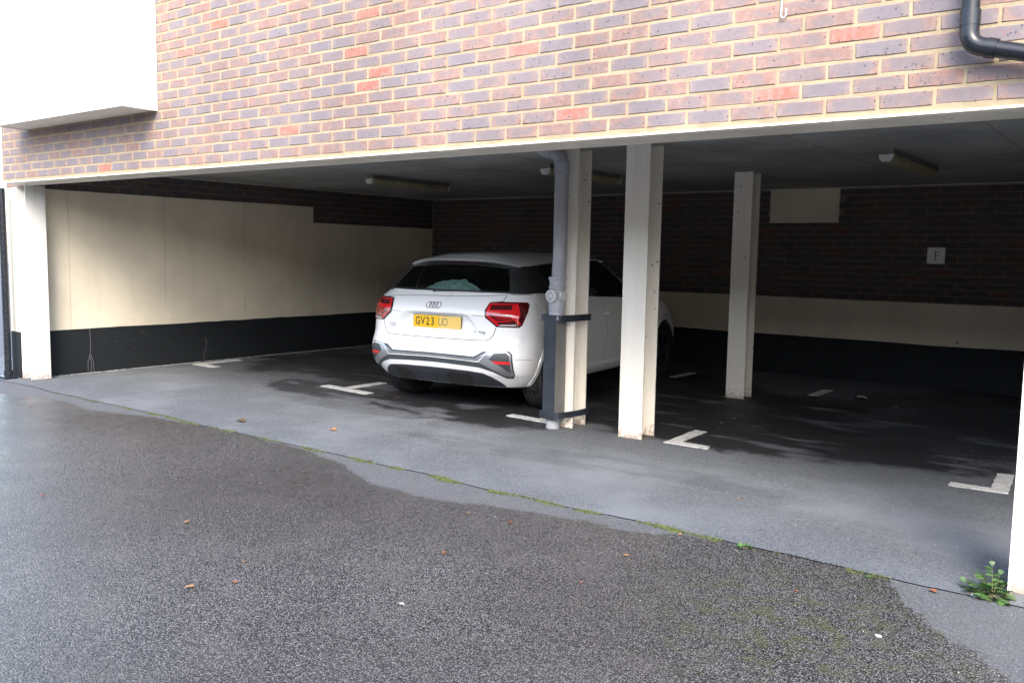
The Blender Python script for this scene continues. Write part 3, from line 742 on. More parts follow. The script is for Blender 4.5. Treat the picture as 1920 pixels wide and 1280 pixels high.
# ================================================================ text helper
def text_mesh(s, size, depth=.001, bold=0.):
    c = D.curves.new('t', 'FONT'); c.body = s; c.size = size; c.extrude = depth; c.align_x = 'CENTER'; c.align_y = 'CENTER'; c.resolution_u = 4; c.offset = bold
    o = D.objects.new('t', c); COL.objects.link(o); dg = bpy.context.evaluated_depsgraph_get(); me = D.meshes.new_from_object(o.evaluated_get(dg)); D.objects.remove(o); D.curves.remove(c); return me
def text_obj(name, s, size, mat, M4, parent, sx=1., depth=.001, bold=0.):
    me = text_mesh(s, size, depth, bold); me.transform(Matrix.Diagonal((sx, 1, 1, 1))); me.transform(M4); me.materials.clear(); me.materials.append(mat)
    o = D.objects.new(name, me); COL.objects.link(o); o.parent = parent; return o
RX = Matrix.Rotation(math.pi / 2, 4, 'X')
def sign(x0, x1, z0, z1, ch, label, pm):
    y = YB - .008
    r = empty('bay_sign', ((x0 + x1) / 2, y, (z0 + z1) / 2), label=label, cat='sign')
    put(MB().box(x0, x1, y, y + .006, z0, z1).build('plate', pm, bevel=.001), r)
    mb = MB()
    for a in (x0 + .012, x1 - .012):
        for b in (z0 + .012, z1 - .012): put(MB().tube([(a, y - .002, b), (a, y + .001, b)], .004, 8).build('screw', MT['ink']), r)
    # serif letter drawn from bars
    cx, cz = (x0 + x1) / 2 + .004, (z0 + z1) / 2; h = .046; w = .030; mb = MB(); Y0, Y1 = y - .0015, y - .0002
    if ch == 'F':
        mb.box(cx - w * .55, cx - w * .2, Y0, Y1, cz - h / 1, cz + h / 1); mb.box(cx - w * .2, cx + w * .95, Y0, Y1, cz + h * .88, cz + h)
        mb.box(cx + w * .75, cx + w * .95, Y0, Y1, cz + h * .55, cz + h * .88); mb.box(cx - w * .2, cx + w * .55, Y0, Y1, cz + .0, cz + h * .1)
        mb.box(cx + w * .45, cx + w * .6, Y0, Y1, cz - h * .18, cz + h * .3)
        mb.box(cx - w * .95, cx + w * .2, Y0 - .0003, Y1, cz - h * 1.06, cz - h * .98); mb.box(cx - w * .95, cx - w * .2, Y0 - .0003, Y1, cz + h * .98, cz + h * 1.06)
        put(mb.build('letter', MT['ink']), r)
    else:
        t = text_mesh(ch, .13); t.transform(RX); t.materials.clear(); t.materials.append(MT['ink']); o = D.objects.new('letter', t); COL.objects.link(o); o.parent = r; o.location = (0, -.0012, 0)
sign(7.182, 7.362, 1.372, 1.552, 'F', 'small white square sign with a black letter F on the rear brick wall', MT['sign'])
sign(1.29, 1.49, 1.45, 1.65, 'D', 'dark grey sign with the letter D on the rear wall above the car roof', MT['sign_dark'])
# ================================================================ parked car
MT['paint'] = simple('white_car_paint', (.84, .85, .86), .32, var=.006, coat=1.0, vscale=2)
MT['glass_dark'] = None
def glass_mat():
    m = NT('tinted_glass'); g = m.b; m.inp('Base Color', (.01, .012, .012)); m.inp('Roughness', .04); m.inp('Specular IOR Level', .6)
    tr = m.n('ShaderNodeBsdfTransparent'); tr.inputs[0].default_value = (.72, .80, .77, 1); mx = m.n('ShaderNodeMixShader'); mx.inputs[0].default_value = .22
    m.t.links.new(tr.outputs[0], mx.inputs[1]); m.t.links.new(g.outputs[0], mx.inputs[2]); m.t.links.new(mx.outputs[0], m.out.inputs[0]); return m.m
MT['glass'] = glass_mat()
MT['glass_side'] = simple('privacy_glass', (.006, .007, .007), .05, var=.05)
MT['blade'] = simple('dark_pillar_panel', (.022, .024, .024), .33, var=.05, coat=.5)
MT['trim'] = simple('charcoal_plastic', (.045, .055, .062), .45, var=.1)
MT['diffuser'] = simple('grained_black_plastic', (.028, .032, .040), .6, var=.15)
MT['silver'] = simple('satin_silver_trim', (.42, .43, .45), .35, metal=.8, var=.03)
MT['chrome'] = simple('chrome', (.42, .42, .44), .18, metal=1., var=.02)
MT['gap'] = simple('panel_gap', (.06, .06, .06), .9)
MT['lens_dark'] = simple('dark_red_lens', (.075, .002, .004), .12, var=.15, coat=1.)
MT['lens_red'] = simple('bright_red_lens', (.62, .008, .012), .15, var=.12, vscale=60, coat=1.)
MT['lens_clear'] = simple('clear_lens', (.5, .45, .45), .2)
MT['rubber'] = simple('tyre_rubber', (.016, .016, .018), .75, var=.2, vscale=20)
MT['rim'] = simple('alloy_rim', (.10, .10, .105), .35, metal=.8)
MT['under'] = simple('underbody', (.008, .008, .008), .9)
MT['plate'] = None
def plate_mat():
    m = NT('yellow_number_plate'); x, y, z = m.sep(m.n('ShaderNodeTexCoord').outputs['Object'])
    f = m.ramp(m.math('ADD', x, m.math('MULTIPLY', m.math('SUBTRACT', m.noise(18, 3), .5), .06)), .015, .04)  # glare painted into the colour: right half of the plate paler
    c = m.mix(m.math('MULTIPLY', f, .62), (.83, .50, .02), (.80, .62, .26))
    m.inp('Base Color', c); m.inp('Roughness', .3); return m.m
MT['plate'] = plate_mat()
MT['plate_ink'] = simple('plate_ink', (.02, .02, .02), .5); MT['plate_faint'] = simple('glare_faded_ink', (.36, .27, .12), .5)  # second ink pale: glare painted over the last letters
MT['cloth'] = simple('pale_teal_cloth', (.50, .74, .70), .9, var=.25, vscale=9)
MT['liner'] = simple('cabin_lining', (.02, .02, .021), .9)

def itp(T, x): return float(np.interp(x, T[0], T[1]))
def smooth_tab(pts, k=.02):
    a = np.array(pts, float); xs = np.linspace(a[0, 0], a[-1, 0], 400); ys = np.interp(xs, a[:, 0], a[:, 1])
    n = max(1, int(k * 400 / (a[-1, 0] - a[0, 0]))); yp = np.pad(ys, n, mode='reflect', reflect_type='odd'); ker = np.ones(2 * n + 1) / (2 * n + 1)
    return (xs, np.convolve(yp, ker, 'valid'))
RZ = smooth_tab([(.22, .17), (.30, .10), (.36, .045), (.42, .015), (.50, 0), (.56, .012), (.61, .035), (.66, .05), (.80, .055), (.87, .055), (.93, .075), (.99, .12), (1.03, .165), (1.08, .22)])
WZ = smooth_tab([(.22, .78), (.27, .83), (.36, .872), (.45, .888), (.6, .895), (.72, .888), (.85, .876), (.94, .862), (1.0, .838), (1.04, .81), (1.08, .77)])
FZ = smooth_tab([(.22, 3.98), (.35, 4.1), (.5, 4.15), (.66, 4.12), (.8, 4.0), (1.1, 3.6)], .05)
ZB = smooth_tab([(0, 1.052), (.5, 1.052), (.8, 1.035), (1.5, 1.0), (2.3, .965), (2.9, .94), (3.3, .90), (3.7, .83), (4.3, .70)], .1)
SN = 3.4
def recess(x, z):
    ax = abs(x); top = .862
    if z > top + .006 or z < .70: return 0.
    xe = .325 + max(0, (.862 - z)) * 1.0
    return .042 * min(1, max(0, (top + .006 - z) / .012)) * max(0, min(1, (z - .70) / .10)) * min(1, max(0, (xe - ax) / .04 + .2))
def S(t, z):
    s = -1 if t < 0 else 1; t = abs(t)
    Wd = itp(WZ, z); r = itp(RZ, z); f = itp(FZ, z); a = .50; af = .75
    if t <= 1:
        th = t * math.pi / 2; x = Wd * max(0, math.sin(th)) ** (2 / SN); y = r + a * (1 - max(0, math.cos(th)) ** (2 / SN)); y += recess(x, z)
    elif t <= 2:
        y = r + a + (t - 1) * (f - af - r - a); x = Wd * (1 - .012 * math.sin(math.pi * (t - 1)))
    else:
        th = (3 - t) * math.pi / 2; x = Wd * max(0, math.sin(th)) ** (2 / 2.6); y = f - af * (1 - max(0, math.cos(th)) ** (2 / 2.6))
    return Vector((s * x, y, z))
def Sn(t, z):
    e = .004; a = S(t + e, z) - S(t - e, z); b = S(t, z + e) - S(t, z - e)
    n = a.cross(b)
    n.normalize()
    c = Vector((0, 2.0, z))
    if n.dot(S(t, z) - c) < 0: n = -n
    return n
def t_of_x(x, z):
    lo, hi = 0, 1
    for _ in range(30):
        m = (lo + hi) / 2
        if S(m, z)[0] < abs(x): lo = m
        else: hi = m
    return math.copysign(lo, x)

car = empty('parked_car', (4.171, 1.728, 0), .1033, label='white compact crossover car parked nose in, seen from behind beside the soil pipe', cat='car')
def cobj(name, verts, faces, mat, parent=None, smooth=True, sharp=38, fix=True, **kw):
    o = mesh_obj(name, verts, faces, mat, parent or car, smooth, **kw)
    if fix:
        bm = bmesh.new(); bm.from_mesh(o.data); bmesh.ops.remove_doubles(bm, verts=bm.verts, dist=.0002); bmesh.ops.recalc_face_normals(bm, faces=bm.faces); bm.to_mesh(o.data); bm.free()
    if smooth:
        o.data.shade_smooth()
        if sharp: o.data.set_sharp_from_angle(angle=math.radians(sharp))
    return o
WH = [(.76, .325, .355), (3.335, .325, .355)]          # arch centres (y, z) and radius
def arch_push(p):
    for cy, cz, R in WH:
        dy, dz = p.y - cy, p.z - cz; d = math.hypot(dy, dz)
        if abs(p.x) > .55 and d < R: return True
    return False
# ---- body shell (rear + sides + front up to the waist)
tt = [i / 64 for i in range(64)] + [1 + i / 150 for i in range(150)] + [2 + i / 30 for i in range(31)]
NV = 78
def zrow(t, k):
    y0 = S(t, .9).y; zb = itp(ZB, y0); return .235 + (zb - .235) * k / NV
V = []; F = []; G = {}
full = [-t for t in reversed(tt) if t > 0] + tt
for i, t in enumerate(full):
    for k in range(NV + 1):
        p = S(t, zrow(t, k))
        # bottom of the sill: raised between the wheels, tapered up behind the rear wheel
        G[i, k] = len(V); V.append(p)
n = len(full)
inside = [arch_push(p) for p in V]
# snap near-arch vertices on the circle
for idx, p in enumerate(V):
    for cy, cz, R in WH:
        dy, dz = p.y - cy, p.z - cz; d = math.hypot(dy, dz)
        if abs(p.x) > .55 and R - .012 < d < R + .012 and d > 0:
            q = p.copy(); q.y = cy + dy / d * R; q.z = cz + dz / d * R; V[idx] = q; inside[idx] = False
for i in range(n - 1):
    for k in range(NV):
        q = (G[i, k], G[i + 1, k], G[i + 1, k + 1], G[i, k + 1])
        if any(inside[a] for a in q): continue
        F.append(q)
body = cobj('body', V, F, MT['paint'], sharp=None)
# hood and underside caps
def grid_cap(name, left, right, crown, mat, nx=14, drop=0.):
    V = []; F = []
    for a, b in zip(left, right):
        for j in range(nx + 1):
            u = j / nx * 2 - 1; p = a.lerp(b, j / nx); p.z += crown * (1 - abs(u) ** 2.5) + drop; V.append(p)
    m = len(left)
    for i in range(m - 1):
        for j in range(nx): F.append((i * (nx + 1) + j, i * (nx + 1) + j + 1, (i + 1) * (nx + 1) + j + 1, (i + 1) * (nx + 1) + j))
    return cobj(name, V, F, mat)
ft = [t for t in tt if S(t, .95).y > 2.75]
R = [S(t, zrow(t, NV)) for t in ft]; L = [Vector((-p.x, p.y, p.z)) for p in R]
grid_cap('hood', L, R, .05, MT['paint'])
bt = tt[::3]
R = [S(t, .262) * 1 for t in bt]; R = [Vector((p.x * .93, p.y + (.03 if p.y < 1 else 0), .262)) for p in R]; L = [Vector((-p.x, p.y, p.z)) for p in R]
grid_cap('underbody', L, R, 0., MT['under'])
# ---- wheel wells
for (cy, cz, R0) in WH:
    for sx in (-1, 1):
        v = []; f = []; K = 36
        for k in range(K + 1):
            a = -.35 + (math.pi + .7) * k / K
            for x in (.86, .60): v.append((sx * x, cy + (R0 + .004) * math.cos(a), cz + (R0 + .004) * math.sin(a)))
        for k in range(K): f.append((2 * k, 2 * k + 1, 2 * k + 3, 2 * k + 2))
        v.append((sx * .60, cy, cz)); c = len(v) - 1
        for k in range(K): f.append((2 * k + 1, 2 * k + 3, c))
        cobj('wheel_well', v, f, MT['under'])
        # arch flare: a lip that follows the opening, with a fine groove outside it
        v = []; f = []; lo, hi = -.42, math.pi + .42; K = 48
        def sp_(a, rr, off):
            y = cy + rr * math.cos(a); z = max(.24, cz + rr * math.sin(a)); r_ = itp(RZ, z) + .5
            # find side surface x at this y
            if y < r_:
                u = 1 - (r_ - y) / .5; x = itp(WZ, z) * (max(0, 1 - (max(0, (r_ - y) / .5)) ** SN)) ** (1 / SN)
            else:
                f_ = itp(FZ, z) - .75
                if y > f_: x = itp(WZ, z) * (max(0, 1 - ((y - f_) / .75) ** 2.6)) ** (1 / 2.6)
                else: x = itp(WZ, z) * (1 - .012 * math.sin(math.pi * (y - r_) / (f_ - r_)))
            return (sx * (x + off), y, z)
        for k in range(K + 1):
            a = lo + (hi - lo) * k / K
            v += [sp_(a, R0 + .046, .001), sp_(a, R0 + .043, .008), sp_(a, R0 + .004, .011), sp_(a, R0 - .004, .004), sp_(a, R0 - .002, -.04)]
        for k in range(K):
            for j in range(4): f.append((k * 5 + j, k * 5 + j + 1, k * 5 + j + 6, k * 5 + j + 5))
        cobj('arch_flare', v, f, MT['paint'])
        v = []; f = []
        for k in range(K + 1):
            a = lo + (hi - lo) * k / K; v += [sp_(a, R0 + .0495, .0012), sp_(a, R0 + .0455, .0012)]
        for k in range(K): f.append((2 * k, 2 * k + 1, 2 * k + 3, 2 * k + 2))
        cobj('flare_groove', v, f, MT['gap'])

# ---- patches that follow the shell, given as outlines in (t, z)
def patch(name, poly, off, mat, parent=None, step=(.03, .014), skirt=True, fn=S, nf=Sn, rim=None, inset_off=None):
    pts = []
    m = len(poly)
    for i in range(m):
        a, b = Vector(poly[i]), Vector(poly[(i + 1) % m]); k = max(1, int(max(abs(a.x - b.x) / step[0], abs(a.y - b.y) / step[1])))
        for j in range(k): pts.append(a.lerp(b, j / k))
    nb = len(pts); edges = [(i, (i + 1) % nb) for i in range(nb)]
    xs = [p.x for p in pts]; zs = [p.y for p in pts]
    def inside_(x, z):
        c = False; j = nb - 1
        for i in range(nb):
            if (pts[i].y > z) != (pts[j].y > z) and x < (pts[j].x - pts[i].x) * (z - pts[i].y) / (pts[j].y - pts[i].y) + pts[i].x: c = not c
            j = i
        return c
    def near(x, z): return min(((p.x - x) / step[0]) ** 2 + ((p.y - z) / step[1]) ** 2 for p in pts) < .2
    ip = []
    for a in np.arange(min(xs), max(xs), step[0]):
        for b in np.arange(min(zs), max(zs), step[1]):
            if inside_(a, b) and not near(a, b): ip.append(Vector((a, b)))
    res = delaunay_2d_cdt([Vector(p) for p in pts] + ip, edges, [list(range(nb))], 1, 1e-6)
    vv, ff = res[0], res[2]
    V = [fn(p.x, p.y) + nf(p.x, p.y) * off for p in vv]; F = [tuple(g) for g in ff]
    if skirt:
        base = len(V)
        V += [fn(p.x, p.y) + nf(p.x, p.y) * (off - .012 if off < .012 else -.002) for p in pts]
        # match boundary verts
        idx = []
        for p in pts:
            idx.append(min(range(len(vv)), key=lambda q: (vv[q].x - p.x) ** 2 + (vv[q].y - p.y) ** 2))
        for i in range(nb): F.append((idx[i], idx[(i + 1) % nb], base + (i + 1) % nb, base + i))
    return cobj(name, V, F, mat, parent, sharp=35)
def strip(name, path, w, off, mat, parent=None, closed=False, fn=S, nf=Sn):
    P = []
    for i in range(len(path) - (0 if closed else 1)):
        a, b = Vector(path[i]), Vector(path[(i + 1) % len(path)]); k = max(1, int(max(abs(a.x - b.x) / .02, abs(a.y - b.y) / .012)))
        for j in range(k): P.append(a.lerp(b, j / k))
    if not closed: P.append(Vector(path[-1]))
    V = []; F = []; m = len(P); W3 = [fn(p.x, p.y) for p in P]
    for i in range(m):
        a = W3[(i - 1) % m] if closed or i > 0 else W3[i]; b = W3[(i + 1) % m] if closed or i < m - 1 else W3[i]
        d = (b - a).normalized(); nn = nf(P[i].x, P[i].y); sd = d.cross(nn).normalized()
        V += [W3[i] + sd * w / 2 + nn * off, W3[i] - sd * w / 2 + nn * off]
    for i in range(m if closed else m - 1): j = (i + 1) % m; F.append((2 * i, 2 * i + 1, 2 * j + 1, 2 * j))
    return cobj(name, V, F, mat, parent, smooth=False, fix=False)
mir = lambda P: [(-t, z) for t, z in reversed(P)]
def full_poly(half): return half + mir(half)

# ---- tail lamps
LAMP = [(.29, .972), (.262, .91), (.267, .857), (.37, .777), (.609, .773), (.653, .79), (.739, .903), (.753, .962), (.726, .98), (.414, .984)]
def inset(P, k):
    cx = sum(p[0] for p in P) / len(P); cz = sum(p[1] for p in P) / len(P); return [(cx + (a - cx) * k, cz + (b - cz) * k) for a, b in P]
lp_parts = dict(
 frame=[(.297, .966), (.274, .905), (.279, .862), (.375, .786), (.400, .786), (.300, .868), (.297, .900), (.315, .955), (.605, .960), (.612, .968)],
 band=[(.283, .916), (.530, .917), (.624, .907), (.640, .895), (.626, .882), (.277, .876)],
 block=[(.531, .958), (.606, .958), (.628, .91), (.640, .88), (.560, .90), (.530, .905)],
 wedge=[(.529, .879), (.636, .879), (.612, .831), (.640, .800), (.615, .795), (.561, .829), (.527, .836)],
 lower=[(.291, .866), (.300, .866), (.371, .823), (.527, .834), (.526, .826), (.367, .813)])
for sg in (1, -1):
    mp = (lambda P: P) if sg > 0 else mir
    strip('lamp_gap', mp(LAMP), .010, .0012, MT['gap'], closed=True)
    lens = patch('tail_lamp', mp(inset(LAMP, .985)), .008, MT['lens_dark'], step=(.025, .012))
    for k, P in lp_parts.items(): patch('light_bar', mp(P), .0095, MT['lens_red'], lens, step=(.03, .015), skirt=False)
    # ribbed zones
    for q in range(16):
        t0 = .335 + q * .0118; z1 = .868; z0 = max(.838, .868 - (q + 1) * .006)
        patch('lens_rib', mp([(t0, z0), (t0 + .005, z0), (t0 + .005, z1), (t0, z1)]), .0093, MT['lens_red'], lens, step=(.03, .03), skirt=False)
    patch('reversing_light', mp([(.400, .795), (.582, .798), (.578, .783), (.395, .782)]), .0096, MT['lens_clear'], lens, skirt=False)

# ---- tailgate panel: shut line, crease and recess
TG = [(.455, 1.046), (.418, .99), (.30, .982), (.262, .91), (.265, .852), (.365, .775), (.335, .70), (.300, .664), (.262, .652), (0.0, .647)]
strip('shut_line', full_poly(TG)[:-1], .006, .0010, MT['gap'], closed=True)
strip('tailgate_crease', [(-.30, .866), (-.166, .866)], .004, .0012, MT['gap'])
strip('tailgate_crease', [(.166, .866), (.27, .862)], .003, .0012, MT['gap'])
# ---- number plate
pz, py, px_ = .787, .068, .012
pl_ = empty('x', (0, 0, 0)); D.objects.remove(pl_)
plate = MB().box(-.26, .26, -.004, .004, -.0555, .0555).build('number_plate', MT['plate'], bevel=.0015); plate.parent = car; plate.location = (px_, py, pz)
bk = MB().box(-.264, .264, .002, .012, -.0595, .0595).build('plate_holder', MT['trim']); bk.parent = plate
def onplate(ch, x, mat, sx=.74, size=.100):
    text_obj('registration_letter', ch, size, mat, Matrix.Translation((x, -.0048, -.001)) @ RX, plate, sx, depth=.0004, bold=.0016)
for ch, x in zip('GV23', (-.208, -.152, -.098, -.044)): onplate(ch, x, MT['plate_ink'])
onplate('U', .042, MT['plate_faint']); onplate('O', .092, MT['plate_faint'])
MB().box(0, 0, 0, 0, 0, 0)
# ---- badges
rg = empty('x', (0, 0, 0)); D.objects.remove(rg)
mb = MB()
for k in range(4):
    cx = -.031 - .0525 + .035 * k; cz = .936; v = []; f = []; NR, nr = 32, 8; R1, r1 = .0265, .0028
    for i in range(NR):
        a = 2 * math.pi * i / NR
        for j in range(nr):
            b = 2 * math.pi * j / nr; rr = R1 + r1 * math.cos(b); z = cz + rr * math.sin(a) * 1.0; x = cx + rr * math.cos(a)
            y = S(t_of_x(x if abs(x) > .001 else .001, z), z).y - .004 + r1 * math.sin(b); v.append((x, y, z))
    for i in range(NR):
        for j in range(nr): f.append((i * nr + j, i * nr + (j + 1) % nr, ((i + 1) % NR) * nr + (j + 1) % nr, ((i + 1) % NR) * nr + j))
    cobj('badge_ring', v, f, MT['chrome'])
def badge(s, x, z, size, sx, rot):
    y = S(t_of_x(x, z), z).y - .004
    n = Sn(t_of_x(x, z), z); az = math.atan2(n.x, -n.y)
    text_obj('badge', s, size, MT['chrome'], Matrix.Translation((x, y, z)) @ Matrix.Rotation(az, 4, 'Z') @ RX, car, sx, depth=.0015)
badge('Q2', -.487, .741, .044, 1.45, 0); badge('35 TFSI', .462, .719, .029, 1.55, 0)

# ---- rear bumper graphics
OUT = [(0, .519), (.198, .513), (.263, .559), (.52, .572), (.564, .543), (.597, .36), (.575, .329), (.491, .333), (.352, .388), (.238, .421), (0, .437)]
def fullz(half): return half[:] + [(-t, z) for t, z in reversed(half)][1:-1] if half[0][0] == 0 and half[-1][0] == 0 else half
patch('bumper_trim', fullz(OUT), .004, MT['trim'], step=(.03, .02))
SILB = [(0, .509), (.206, .500), (.252, .528), (.232, .469), (0, .482)]
sil = [(0, .507), (.204, .500), (.305, .558), (.492, .564), (.539, .539), (.580, .36), (.551, .352), (.475, .359), (.233, .469), (0, .484)]
silver = patch('silver_trim', fullz(sil), .010, MT['silver'], step=(.03, .02))
for sg in (1, -1):
    mp = (lambda P: P) if sg > 0 else mir
    strip('trim_highlight', mp([(.0, .4845), (.236, .473), (.306, .553), (.49, .558), (.532, .536)]), .006, .0125, MT['screw'], silver)  # pale strip: highlight painted along the silver trim
    poc = patch('corner_grille', mp([(.326, .498), (.368, .547), (.495, .555), (.531, .527), (.550, .392), (.527, .395)]), .0115, MT['trim'], step=(.03, .02), skirt=False)
    for k in range(7):
        t0 = .36 + k * .028
        strip('grille_rib', mp([(t0, min(.545, .50 + k * .01)), (t0 + .055, .40 + max(0, 3 - k) * .022)][:2] if t0 + .055 < .545 else [(t0, .54), (.543, .43)]), .004, .0125, MT['diffuser'], poc)
    patch('reflector', mp([(.355, .488), (.541, .483), (.544, .460), (.392, .462)]), .014, MT['lens_red'], poc, step=(.03, .02))
DIF = [(0, .383), (.06, .379), (.138, .374), (.259, .365), (.33, .334), (.405, .294), (.50, .245), (.0, .245)]
dif = patch('diffuser', fullz([(0, .388), (.138, .382), (.259, .369), (.33, .338), (.405, .296), (.49, .246), (0, .243)]), .006, MT['diffuser'], step=(.03, .02))
for a, b, c in ((-.20, -.09, 0), (.03, .16, 0)):
    patch('diffuser_boss', [(a, .355), (a + .02, .372), (b - .015, .366), (b, .335), (b, .25), (a, .25)], .022, MT['under'], dif, step=(.03, .03))
for t in (-.061, .042, -.36, .37):
    p = S(t, .588 if abs(t) < .1 else .60); nn = Sn(t, .588)
    o = MB().tube([p - nn * .004, p + nn * .0012], .0095, 18).build('parking_sensor', MT['paint'], smooth=True); o.parent = car
    strip('sensor_ring', [(t + .0065 * math.cos(a), p.z + .0095 * math.sin(a)) for a in [i * math.pi / 8 for i in range(16)]], .0016, .0014, MT['gap'], closed=True)
# bumper / wing joints and body side lines
for sg in (1, -1):
    mp = (lambda P: P) if sg > 0 else mir
    strip('bumper_joint', mp([(.60, .500), (.72, .496), (.83, .492)]), .003, .001, MT['gap'])
    strip('fuel_flap_line', mp([(.836, .983), (.90, .91), (.959, .842)]), .0025, .001, MT['gap'])
    f2 = lambda y, z: (lambda r, f: 1 + (y - r) / (f - r))(itp(RZ, z) + .5, itp(FZ, z) - .75)
    strip('door_line', mp([(f2(1.05, .98), .98), (f2(1.12, .80), .80), (f2(1.27, .62), .62), (f2(1.34, .35), .35), (f2(1.72, .34), .34), (f2(1.78, .6), .6), (f2(1.70, .98), .98)]), .004, .001, MT['gap'])
    strip('door_line', mp([(f2(1.72, .34), .34), (f2(2.60, .335), .335), (f2(2.70, .6), .6), (f2(2.68, .93), .93)]), .004, .001, MT['gap'])
    for yy, zz in ((1.80, .82), (1.14 + .06, .87)):
        c = S(f2(yy, zz), zz); v = MB().tube([(sg * (abs(c.x) + .002), yy - .06, zz), (sg * (abs(c.x) + .03), yy - .035, zz + .003), (sg * (abs(c.x) + .032), yy + .06, zz), (sg * (abs(c.x) + .004), yy + .095, zz)], [.012, .011, .011, .012], 10)
        v.build('door_handle', MT['paint'], smooth=True).parent = car
    # sill blade
    v = []; f = []; ysil = np.linspace(1.14, 2.96, 24)
    for y in ysil:
        for dx, z in ((-.02, .36), (.012, .325), (.016, .27), (-.03, .235)):
            v.append((sg * (.885 * (1 - .0) + dx - .012 - (0.02 if z < .3 else 0)), y, z))
    for i in range(len(ysil) - 1):
        for j in range(3): f.append((i * 4 + j, i * 4 + j + 1, i * 4 + j + 5, i * 4 + j + 4))
    cobj('sill', v, f, MT['paint'])

# ---- greenhouse
def Gb(t):      # base loop
    s = -1 if t < 0 else 1; t = abs(t); Wb = .792; r = .195; a = .42; f = 3.12; af = .55
    if t <= 1: th = t * math.pi / 2; x = Wb * math.sin(th) ** (2 / 3.4); y = r + a * (1 - max(0, math.cos(th)) ** (2 / 3.4)); z = 1.046
    elif t <= 2: y = r + a + (t - 1) * (f - af - r - a); x = Wb - .012 * (t - 1); z = 0
    else: th = (3 - t) * math.pi / 2; x = (Wb - .012) * max(0, math.sin(th)) ** (2 / 3.); y = f - af * (1 - max(0, math.cos(th)) ** (2 / 3.)); z = 0
    z = 1.046 if y < .5 else itp(ZB, y) - .004
    if y > 2.6: z += .03 * min(1, (y - 2.6) / .4)
    return Vector((s * x, y, z))
def Gt(t):      # gutter loop
    s = -1 if t < 0 else 1; t = abs(t); Wt = .625; r = .46; a = .16; f = 2.32; af = .28
    if t <= 1: th = t * math.pi / 2; x = Wt * math.sin(th) ** (2 / 3.); y = r + a * (1 - max(0, math.cos(th)) ** (2 / 3.)); z = 1.338 - .048 * (x / Wt) ** 2.2
    elif t <= 2:
        y = r + a + (t - 1) * (f - af - r - a); u = t - 1; x = Wt - .035 * math.sin(u * math.pi / 2); z = 0
    else: th = (3 - t) * math.pi / 2; x = .59 * max(0, math.sin(th)) ** (2 / 3.); y = f - af * (1 - max(0, math.cos(th)) ** (2 / 3.)); z = 0
    if t > 1: z = float(np.interp(y, [.62, .9, 1.2, 1.6, 2.0, 2.32], [1.29, 1.312, 1.33, 1.348, 1.353, 1.335])) + (.035 * (1 - (x / .59) ** 2) if t > 2 else 0)
    return Vector((s * x, y, z))
def GS(t, v):
    p = Gb(t).lerp(Gt(t), v); c = Vector((0, 1.5, p.z)); d = (p - c); d.z = 0
    if d.length > 0: d.normalize()
    return p + d * .018 * math.sin(math.pi * v)
def ghouse(name, ts, mat, v0=0, v1=1, nv=14, parent=None, off=0., smooth=True):
    V = []; F = []
    for t in ts:
        for k in range(nv + 1):
            v = v0 + (v1 - v0) * k / nv; p = GS(t, v)
            if off:
                d = Vector((p.x, p.y - 1.5, 0)).normalized(); p = p + d * off
            V.append(p)
    for i in range(len(ts) - 1):
        for k in range(nv): F.append((i * (nv + 1) + k, (i + 1) * (nv + 1) + k, (i + 1) * (nv + 1) + k + 1, i * (nv + 1) + k + 1))
    return cobj(name, V, F, mat, parent)
TB = .60
ghouse('rear_window', list(np.linspace(-TB, TB, 41)), MT['glass'])
# black ceramic border of the rear glass
for sg in (1, -1):
    ghouse('pillar_panel', [sg * t for t in np.linspace(TB + .004, 1.10, 22)], MT['blade'])
    ghouse('side_window', [sg * t for t in np.linspace(1.104, 1.50, 14)], MT['glass_side'])
    ghouse('door_pillar', [sg * t for t in np.linspace(1.50, 1.535, 3)], MT['blade'])
    ghouse('side_window', [sg * t for t in np.linspace(1.535, 2.1, 22)], MT['glass_side'])
    ghouse('windscreen_pillar', [sg * t for t in np.linspace(2.1, 2.34, 12)], MT['paint'], off=.003)
    ghouse('glass_border', [sg * t for t in np.linspace(TB - .10, TB - .002, 6)], MT['blade'], off=.0015)
ghouse('windscreen', list(np.linspace(2.34, 3, 14)) + [-t for t in np.linspace(3, 2.34, 14)][1:], MT['glass_side'])
ghouse('glass_border', list(np.linspace(-TB, TB, 31)), MT['blade'], 0., .10, 2, off=.0015)
ghouse('glass_border', list(np.linspace(-TB, TB, 31)), MT['blade'], .84, 1., 2, off=.0015)
ghouse('brake_light', list(np.linspace(-.10, .13, 9)), MT['lens_dark'], .90, .955, 1, off=.003)
# tub: dark deck under the glass
v = []; f = []
lt = list(np.linspace(-2.98, 2.98, 80)); v = [Gb(t) + Vector((0, 0, -.03)) for t in lt] + [Vector((0, 1.7, 1.0))]
f = [(i, i + 1, len(lt)) for i in range(len(lt) - 1)] + [(len(lt) - 1, 0, len(lt))]
cobj('cabin_lining', v, f, MT['liner'])
# waist ledge between shell top and glass
v = []; f = []
full2 = [t for t in full if S(t, .95).y < 3.2 or abs(t) < 1.2]
for t in full2:
    p = S(t, zrow(t, NV)); q = Gb(t) if abs(t) <= 1 else None
    if q is None:
        u = (p.y - .615) / (2.57 - .615); u = min(max(u, 0), 1); q = Gb(math.copysign(1 + u, t))
        if p.y > 2.57: q = Vector((math.copysign(.78, t) * (1 - .12 * (p.y - 2.57)), p.y, p.z))
    q = q.copy(); q.z = p.z + .004; mid = p.lerp(q, .5); mid.z += .003
    q2 = q.lerp(Vector((0, q.y, q.z)), .06)
    v += [p, mid, q, q2]
for i in range(len(full2) - 1):
    for j in range(3): f.append((i * 4 + j, (i + 1) * 4 + j, (i + 1) * 4 + j + 1, i * 4 + j + 1))
cobj('waist_ledge', v, f, MT['paint'])
